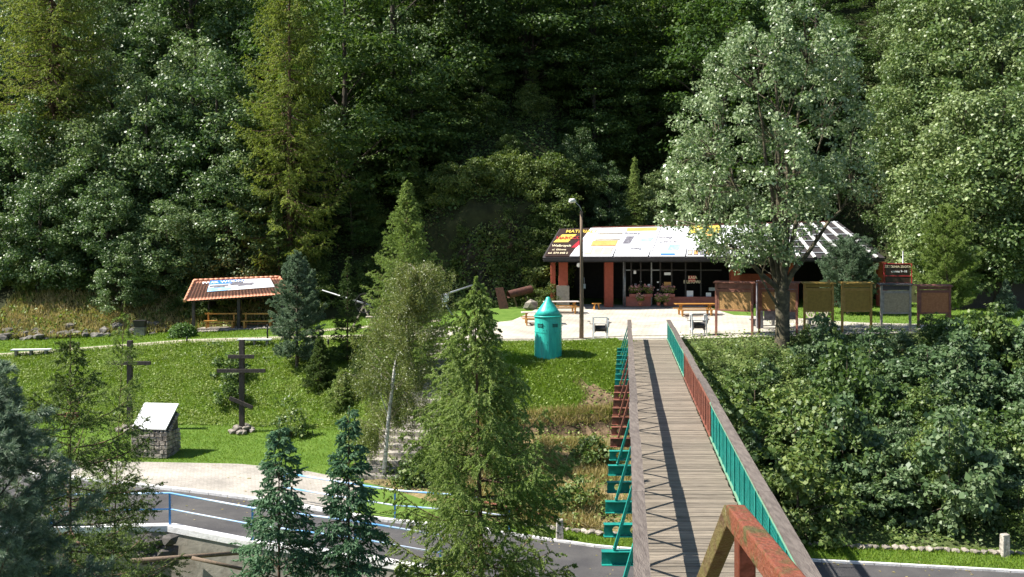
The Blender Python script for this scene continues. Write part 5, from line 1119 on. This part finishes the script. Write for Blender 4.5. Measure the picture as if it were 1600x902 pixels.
# stone plinth with white plaque
px_, Y = 245, 42.3; x = X_(244, Y); z = G(x, Y) - .05
o = empty('memorial_plinth', (x, Y, z), -.12, cat='memorial', label='rough stone plinth with blank white slanted plaque beside the paving')
mb = MB(); hw = .84; mb.hexa([(-hw + .06, -.6, 0), (hw - .06, -.6, 0), (hw - .06, .6, 0), (-hw + .06, .6, 0), (-hw + .1, -.56, 1.05), (hw - .1, -.56, 1.05), (hw - .1, .5, 1.85), (-hw + .1, .5, 1.85)]); mb.build('core', M['mortar'], o)
mb = MB(); rr_ = random.Random(8)
for row in range(6):
    zc = .1 + row * .185; xx = -hw
    while xx < hw - .05:
        w_ = rr_.uniform(.16, .4); h_ = .165; e = min(xx + w_, hw); j = [rr_.uniform(-.02, .02) for _ in range(8)]
        mb.hexa([(xx + .01 + j[0], -.66 + j[1], zc - h_ / 2), (e - .01 + j[2], -.66 + j[3], zc - h_ / 2), (e - .01, -.5, zc - h_ / 2), (xx + .01, -.5, zc - h_ / 2), (xx + .015 + j[4], -.65 + j[5], zc + h_ / 2), (e - .015 + j[6], -.65 + j[7], zc + h_ / 2), (e - .01, -.5, zc + h_ / 2), (xx + .01, -.5, zc + h_ / 2)]); xx = e
    for s in (-1, 1):
        yy = -.5
        while yy < .6:
            e = min(yy + rr_.uniform(.16, .36), .62); j = rr_.uniform(-.03, .03)
            for q in range(1): mb.hexa([(s * (hw - .12), yy + .01, zc - .08), (s * (hw + .0 + j), yy + .01, zc - .08), (s * (hw + j), e - .01, zc - .08), (s * (hw - .12), e - .01, zc - .08), (s * (hw - .12), yy + .01, zc + .08), (s * (hw - .02 + j), yy + .01, zc + .08), (s * (hw - .02 + j), e - .01, zc + .08), (s * (hw - .12), e - .01, zc + .08)][::1] if s > 0 else [(s * (hw + j), yy + .01, zc - .08), (s * (hw - .12), yy + .01, zc - .08), (s * (hw - .12), e - .01, zc - .08), (s * (hw + j), e - .01, zc - .08), (s * (hw - .02 + j), yy + .01, zc + .08), (s * (hw - .12), yy + .01, zc + .08), (s * (hw - .12), e - .01, zc + .08), (s * (hw - .02 + j), e - .01, zc + .08)])
            yy = e
for i_ in range(9): mb.rock((-.74 + i_ * .185, -.6, 1.13 + rr_.uniform(-.02, .02)), .1, seed=i_)
for s in (-1, 1):
    for i_ in range(8): mb.rock((s * .76, -.3 + i_ * .11, 1.16 + i_ * .08), .12, seed=40 + i_)
mb.build('stonework', M['stone'], o, bevel=.015)
MB().hexa([(-.78, -.66, 1.24), (.78, -.66, 1.24), (.8, .52, 2.16), (-.8, .52, 2.16), (-.78, -.69, 1.29), (.78, -.69, 1.29), (.8, .49, 2.21), (-.8, .49, 2.21)]).build('plaque', M['banwhite'], o)
# rusty bowl on the herb bank
x, y, z = at(112, 46.5, .28); o = empty('fire_bowl', (x, y, z), cat='fire bowl', label='rusty red round fire bowl on the bank behind the dark spruce')
MB().tube([(0, 0, .0), (0, 0, .12), (0, 0, .3), (0, 0, .32), (0, 0, .2)], [.12, .35, .55, .5, .3], k=22).build('bowl', M['rust'], o)
for i_ in range(3): a_ = i_ * 2.09; MB().tube([(math.cos(a_) * .3, math.sin(a_) * .3, .1), (math.cos(a_) * .42, math.sin(a_) * .42, -.4)], .025, k=6).build('leg', M['black'], o)
# round sign seen from behind
x, y = X_(24, 38), 38.0; z = G(x, y); o = empty('traffic_sign', (x, y, z), R(62), cat='road sign', label='round road sign seen from behind on a thin post at the left edge')
zc = W(24, 664, 38).z - z; MB().tube([(0, .02, -.1), (0, .02, zc + .3)], .03, k=8).build('post', M['steel'], o)
MB().tube([(0, -.03, zc), (0, -.005, zc)], .43, k=28).build('disc', M['signgrey'], o)
MB().box(-.12, .12, -.001, .02, zc - .2, zc - .16).box(-.12, .12, -.001, .02, zc + .14, zc + .18).build('bracket', M['steel'], o)

# wall top and blue railings along the road
def polyY(pxs, Ys): return [(X_(p, y), y) for p, y in zip(pxs, Ys)]
nw = [(-22, 31.9), (-11.6, 32.55), (-8.5, 31.45), (-5, 30.65), (-1.5, 29.2)]
mb = MB()
for (a_, b_) in zip(nw[:-1], nw[1:]):
    za, zb = G(a_[0], a_[1] + .5) + .06, G(b_[0], b_[1] + .5) + .06; mb.bar((a_[0], a_[1], za), (b_[0], b_[1], zb), .34, .2)
tag(mb.build('wall_coping', M['lime']), 'whitewashed coping of the stream wall along the near side of the road', 'coping')
mb = MB()
for (a_, b_) in zip(nw[:-1], nw[1:]):
    za, zb = G(a_[0], a_[1] + .5) - 1.4, G(b_[0], b_[1] + .5) - 1.4; mb.bar((a_[0], a_[1] - .02, za), (b_[0], b_[1] - .02, zb), .22, 2.7)
tag(mb.build('stream_wall', M['concrete']), 'weathered concrete retaining wall between the stream and the road', 'wall')
def railing(pts, lb, g_, h=1.08, step=2.95):
    o = empty('blue_railing', (pts[0][0], pts[0][1], pts[0][2]), cat='railing', label=lb, group=g_); inv_ = Matrix.Translation(-o.location)
    for zz_ in (h, h * .5):
        mb = MB(); mb.tube([(p[0], p[1], p[2] + zz_) for p in pts], .035 if zz_ == h else .028, k=8); q = mb.build('rail', M['blue'] if 0 else M['railpaint'], o); q.matrix_parent_inverse = inv_
    for a_, b_ in zip(pts[:-1], pts[1:]):
        a_, b_ = Vector(a_), Vector(b_); n_ = max(1, round((b_ - a_).length / step))
        for i_ in range(n_ + (1 if b_ == Vector(pts[-1]) else 0)):
            p = a_.lerp(b_, i_ / n_); q = MB().bar(p - Vector((0, 0, .1)), p + Vector((0, 0, h - .03)), .06, .06, up=(0, 1, 0)).build('post', M['blue'], o); q.matrix_parent_inverse = inv_
M['railpaint'] = pm('blue_white_railing_paint', (0.72, 0.76, 0.82), (0.12, 0.36, 0.7), 0.55, 0.35, 0.03, c3=(0.4, 0.56, 0.78), detail=1)
railing([(-15.5, 32.3, -4.36), (-11.6, 32.55, -4.36), (-8.5, 31.45, -4.56), (-5, 30.65, -4.76), (-2.2, 29.5, -4.86)], 'blue and white pipe railing on the stream wall at the near side of the road', 'blue railings')
pts = [(-8.6, 36.25), (-6.6, 35.4), (-4.2, 34.45), (-1.2, 34.0), (-.1, 33.6)]
railing([(a_, b_, G(a_, b_) + .02) for a_, b_ in pts], 'blue and white pipe railing at the far side of the road behind the cypresses', 'blue railings', step=2.4)
# kerb on the far side of the road
mb = MB(); xs = np.arange(-30, 30, .8)
for i_ in range(len(xs) - 1):
    a_, b_ = xs[i_], xs[i_ + 1]; ya, za = line(5, [a_]); yb, zb = line(5, [b_]); wd = .22 if b_ < .3 else .12; hh = .16 if b_ < .3 else .1
    mb.bar((a_ + .01, ya[0], za[0] + .02), (b_ - .01, yb[0], zb[0] + .02), wd, hh)
tag(mb.build('kerb', M['lime']), kind='structure')
# stone edging of the verge, stone posts, rusty pipe
mb = MB(); rr_ = random.Random(12); x = .6
while x < 24:
    if 1: ya, za = line(6, [x]); mb.rock((x, ya[0] + rr_.uniform(-.05, .05) - .15, za[0] + .04), rr_.uniform(.13, .2), seed=int(x * 50), sq=(1.3, .8, .55))
    x += rr_.uniform(.22, .32)
tag(mb.build('stone_edging', M['stone']), 'row of pale rough stones edging the grass verge along the slope', 'edging')
for (px, Y, lb) in [(874.5, 32.9, 'pale square stone post with rusty pipe on the verge left of the bridge'), (1570, 31.2, 'pale square stone post at the right end of the verge')]:
    x, y, z = at(px, Y, -.1); o = MB().hexa([(-.13, -.13, 0), (.13, -.13, 0), (.13, .13, 0), (-.13, .13, 0), (-.11, -.12, .95), (.12, -.11, .97), (.11, .12, .96), (-.12, .11, .93)]).build('stone_post', M['stonepost'], bevel=.03); o.location = (x, y, z); o.scale = (1, 1, .86)
    tag(o, lb, 'stone post', 'stone posts on the verge')
p1 = Vector(at(870, 33, .72)); p0 = W(752, 783, 35.2)
tag(MB().tube([p0, p1], .035, k=8).tube([p0, (p0.x, p0.y, G(p0.x, p0.y) - .1)], .03, k=6).build('rusty_pipe', M['rust']), 'thin rusty pipe rail running down to the stone post', 'pipe')
r_ = np.random.default_rng(6); a_ = np.linspace(0, 2 * math.pi, 28, endpoint=False); V = [(3.8, 43.9, G(3.8, 43.9) + .05)]
for k_ in (.5, 1.0):
    for t_ in a_:
        w_ = 1 + .22 * math.sin(3 * t_ + 1) + .15 * math.sin(7 * t_); y = 43.9 + 1.75 * k_ * math.sin(t_) * w_; x = 3.8 + .35 * math.sin(y * 3) + .85 * k_ * math.cos(t_) * w_; V.append((x, y, G(x, y) + .05))
Fq = [(0, 1 + i_, 1 + (i_ + 1) % 28, 0) for i_ in range(28)]
mb = MB(); 
for i_ in range(28): mb.poly([V[0], V[1 + i_], V[1 + (i_ + 1) % 28]]); mb.poly([V[1 + i_], V[29 + i_], V[29 + (i_ + 1) % 28], V[1 + (i_ + 1) % 28]])
tag(mb.build('bare_ground', M['earth']), kind='structure')
# steps to the terrace
mb = MB(); N_ = 22; a_ = Vector((-5.35, 38.9, -4.45)); b_ = Vector((-3.0, 50.2, -.05)); dv_ = (b_ - a_)
nx = Vector((dv_.y, -dv_.x, 0)).normalized(); fw = Vector((dv_.x, dv_.y, 0)).normalized()
for i_ in range(N_):
    p = a_ + Vector((dv_.x, dv_.y, 0)) * (i_ / N_) ; z = a_.z + dv_.z * (i_ + 1) / N_; L_s = Vector((dv_.x, dv_.y, 0)).length / N_
    q0, q1 = p - nx * (1.1 + .12 * math.sin(i_ * 2.3)), p + nx * (1.1 + .12 * math.sin(i_ * 1.7)); q2, q3 = q1 + fw * (L_s + .02), q0 + fw * (L_s + .02)
    mb.hexa([Vector((q.x, q.y, z - .5)) for q in (q0, q1, q2, q3)] + [Vector((q.x, q.y, z)) for q in (q0, q1, q2, q3)])
xs_ = r_.uniform(-6.6, -1.4, 9000); ys_ = r_.uniform(38.6, 50, 9000); f_ = (ys_ - a_.y) / (b_.y - a_.y); cx_ = a_.x + (b_.x - a_.x) * f_; k_ = (np.abs(np.abs(xs_ - cx_) - 1.15) < .5 * r_.random(9000)) | (r_.random(9000) < .12)
xs_, ys_, f_ = xs_[k_], ys_[k_], f_[k_]; P = np.stack([xs_, ys_, np.maximum(gz(xs_, ys_), a_.z + (b_.z - a_.z) * f_) + .1 + .25 * r_.random(len(xs_))], 1); Nn = unit(r_.normal(size=P.shape) * .5 + np.array([0, -.3, 1]))
V_, F_ = leafquads(P, rand_perp(r_, Nn), Nn, np.full(len(P), .13), np.full(len(P), .08)); tag(nobj('step_weeds', V_, F_, LM['shrubl']), kind='stuff')
tag(mb.build('stone_steps', M['pavers']), 'wide pale stone steps climbing the bank behind the birch', 'steps')
# boundary of the terrace: timber edging, lawn corner
mb = MB(); pts = [(-4.3, 51.0), (-1, 49.98), (1.5, 50.0), (3.2, 50.3)]
for p, q in zip(pts[:-1], pts[1:]): mb.bar((p[0], p[1], G(*p) - .1), (q[0], q[1], G(*q) - .1), .14, .3)
tag(mb.build('timber_edging', M['blackwood']), 'dark timber edging along the terrace behind the grass knoll', 'edging')
xs = np.arange(-7, 24.01, .5); V = []
top_y = np.interp(xs, [-7, -4, -2, 0, .8, 1.6, 2.5, 13, 14, 17, 20, 24], [56.5, 57.0, 57.6, 59, 61.5, 64.5, 67.5, 67.5, 60.5, 58.6, 55.3, 54.0])
bot = line(11, xs)[0] - .1
for j in range(13):
    y = bot + (top_y - bot) * j / 12; V.append(np.stack([xs, y, gz(xs, y) + .03], 1))
V = np.concatenate(V); n = len(xs); a_ = (np.arange(12)[:, None] * n + np.arange(n - 1)[None, :]).ravel()
tag(nobj('terrace_paving', V, np.stack([a_, a_ + 1, a_ + n + 1, a_ + n], 1), M['plaza']), kind='structure')
xs = np.arange(-34, -4, .5); V = []     # light path crossing the lawn beyond
for j in range(3): y = np.interp(xs, [-14, -4], [57.8, 60.2]) + .7 * j; V.append(np.stack([xs, y, gz(xs, y) + .02], 1))
V = np.concatenate(V); k = V[:, 0] > -99; n = len(xs); a_ = (np.arange(2)[:, None] * n + np.arange(14, n - 1)[None, :] * 1).ravel()
a_ = np.concatenate([np.arange(40, n - 1) + n * j for j in range(2)])
tag(nobj('footpath', V, np.stack([a_, a_ + 1, a_ + n + 1, a_ + n], 1), M['gravel']), kind='structure')
# cannons / machinery on the lawn
o = empty('old_field_gun', at(692, 62.5), .25, cat='field gun', label='pale grey field gun with long thin barrel pointing right, by the rock face')
MB().tube([(-.9, 0, 1.2), (.35, 0, 1.55), (2.2, 0, 2.15)], [.08, .07, .04], k=8).build('barrel', M['signgrey'], o)
MB().hexa([(-.05, -.2, .95), (.35, -.2, 1.1), (.35, .2, 1.1), (-.05, .2, .95), (-.05, -.2, 1.4), (.35, -.2, 1.5), (.35, .2, 1.5), (-.05, .2, 1.4)]).build('shield', M['banwhite'], o)
for s in (-1, 1): MB().bar((.1, 0, 1.0), (.1 + .6 * s, -.2, 0), .09, .09).build('leg', M['signgrey'], o)
MB().bar((-.8, -.05, 1.1), (.3, -.05, 1.38), .08, .1).build('recoil_tube', M['postgrey'], o)
o = empty('old_field_gun', at(568, 60), 2.9, cat='field gun', label='grey field gun with thin barrel pointing left between the spruce and the larch')
MB().tube([(-.5, 0, 1.3), (.5, 0, 1.6), (2.8, 0, 2.25)], [.07, .06, .035], k=8).build('barrel', M['signgrey'], o)
w_ = MB()
for j in range(16): t0, t1 = 2 * math.pi * j / 16, 2 * math.pi * (j + 1) / 16; w_.bar((-.2 + .6 * math.cos(t0), .3, 1.5 + .6 * math.sin(t0)), (-.2 + .6 * math.cos(t1), .3, 1.5 + .6 * math.sin(t1)), .07, .07, up=(0, 1, 0))
for j in range(8): t0 = j * .785; w_.bar((-.2, .3, 1.5), (-.2 + .58 * math.cos(t0), .3, 1.5 + .58 * math.sin(t0)), .04, .04, up=(0, 1, 0))
w_.build('wheel', M['black'], o)
for s in (-1, 1): MB().bar((0, 0, 1.3), (.7 * s, 0, 0), .09, .09).build('leg', M['postgrey'], o)
o = empty('rustic_table', at(589, 56.5), .1, cat='table', label='small weathered wooden table on one leg beside the field gun')
MB().box(-.65, .65, -.4, .4, .84, .92).build('table_top', M['postgrey'], o); MB().box(-.08, .08, -.08, .08, -.1, .838).build('leg', M['brownwood'], o); MB().box(.2, .34, -.05, .05, -.1, .838).build('leg', M['blackwood'], o)
x, y = X_(810, 66), 66; z = W(810, 458, 66).z
o = empty('rusty_pipe', (x, y, z), cat='pipe', label='wide rusty steel pipe lying against the rock face')
mb = MB(); n_ = 20
def tube_open(mb, p, q, ro, ri):
    mb.tube([p, q], ro, k=20, cap=False); mb.tube([q, p], ri, k=20, cap=False)
tube_open(mb, Vector((-.7, -.5, -.1)), Vector((.9, .4, .25)), .27, .23); mb.build('shell', M['rustd'], o)
for s in (-.3, .5): MB().bar((s, 0, -.3), (s + .25, .3, -1.1), .08, .08).build('leg', M['logpole'], o)
x, y = X_(793, 65.5), 65.5; o = MB().hexa([(-.45, -.1, 0), (.2, -.1, 0), (.2, 0, 0), (-.45, 0, 0), (-.75, -.02, 1.45), (-.2, -.02, 1.5), (-.2, .08, 1.5), (-.75, .08, 1.45)]).build('rusty_plate', M['rustd']); o.location = (x - .1, y, G(x, y) - .05); tag(o, 'rusty brown steel plate leaning near the rock face', 'plate')
x, y = X_(829, 64.6), 64.6; o = MB().rock((0, 0, .3), .62, seed=5, sq=(1, .6, .7)).build('boulder', M['stone']); o.location = (x, y, G(x, y)); tag(o, 'grey boulder on the grass behind the white table', 'boulder')
mb = MB(); rr_ = random.Random(21)
for i_ in range(70):
    px = rr_.uniform(-5, 275); y = float(line(12, [X_(px, 61)])[0][0]) + rr_.uniform(-.3, .9); x = X_(px, y)
    mb.rock((x, y, G(x, y) + rr_.uniform(-.12, .2)), rr_.uniform(.2, .5), seed=i_, sq=(1.3, .8, .6))
tag(mb.build('rock_outcrop', M['outcrop'], bevel=0), 'low grey rock outcrop at the foot of the dry grassy bank on the left', 'rocks')
# logs and pipes over the stream
p, q = W(205, 877, 27), W(400, 862, 29); tag(MB().tube([p, q], [.075, .06], k=8).build('fallen_pole', M['logpole']), 'grey fallen pole lying across the stream bed, upper one', 'pole')
p, q = W(300, 872, 27.6), W(378, 889, 27.6); tag(MB().tube([p, q], [.06, .05], k=8).build('fallen_pole', M['logpole']), 'short grey fallen pole lying across the stream bed, lower one', 'pole')
mb = MB(); rr_ = random.Random(31)
for i_ in range(26): px = rr_.uniform(215, 265); p = W(px, rr_.uniform(842, 875), 31.6); mb.rock(p, rr_.uniform(.18, .4), seed=i_)
tag(mb.build('wall_rubble', M['mortar']), 'dark rubble stones under the corner of the stream wall', 'rocks')

scatter('fallen_leaves', 2600, (-22, 24), L_(4, .1), L_(6, .0), LM['drygrass'], 0.09, 0.7, hgt=0.01, upw=3, rnd=0.3, seed=41, clump=0.0, mask=lambda x, y, r: (r.random(len(x)) < .25) | (np.abs(y - line(5, x)[0]) < .6))
scatter('stream_weeds', 9000, (-13.5, -8), lambda x: 25 + 0 * x, lambda x: 31.2 + 0 * x, LM['shrubl'], 0.16, 0.45, hgt=0.7, clump=0.0, seed=42)
scatter('bank_weeds', 9000, (-20, -6), L_(7, .2), L_(10, -.3), LM['shrub'], 0.15, 0.6, hgt=0.3, clump=0.0, seed=43, mask=lambda x, y, r: np.sin(x * 1.1 + 2 * np.sin(y)) * np.sin(y * 1.9 + x) > .45)
# tell look-alikes apart by their order from left to right
same = {}
for o in list(S.collection.objects):
    if o.parent is None and o.get('label') and o.get('category'): same.setdefault(o['label'], []).append(o)
for lb, os_ in same.items():
    if len(os_) < 2: continue
    os_.sort(key=lambda o: o.location.x / max(o.location.y, 1))
    names = {2: ['left one', 'right one'], 3: ['left one', 'middle one', 'right one'], 4: ['leftmost', 'second', 'third', 'rightmost'], 5: ['leftmost', 'second', 'middle one', 'fourth', 'rightmost']}.get(len(os_))
    if names:
        for o, n_ in zip(os_, names):
            if len((lb + ' ' + n_).split()) <= 15: o['label'] = lb + ', ' + n_
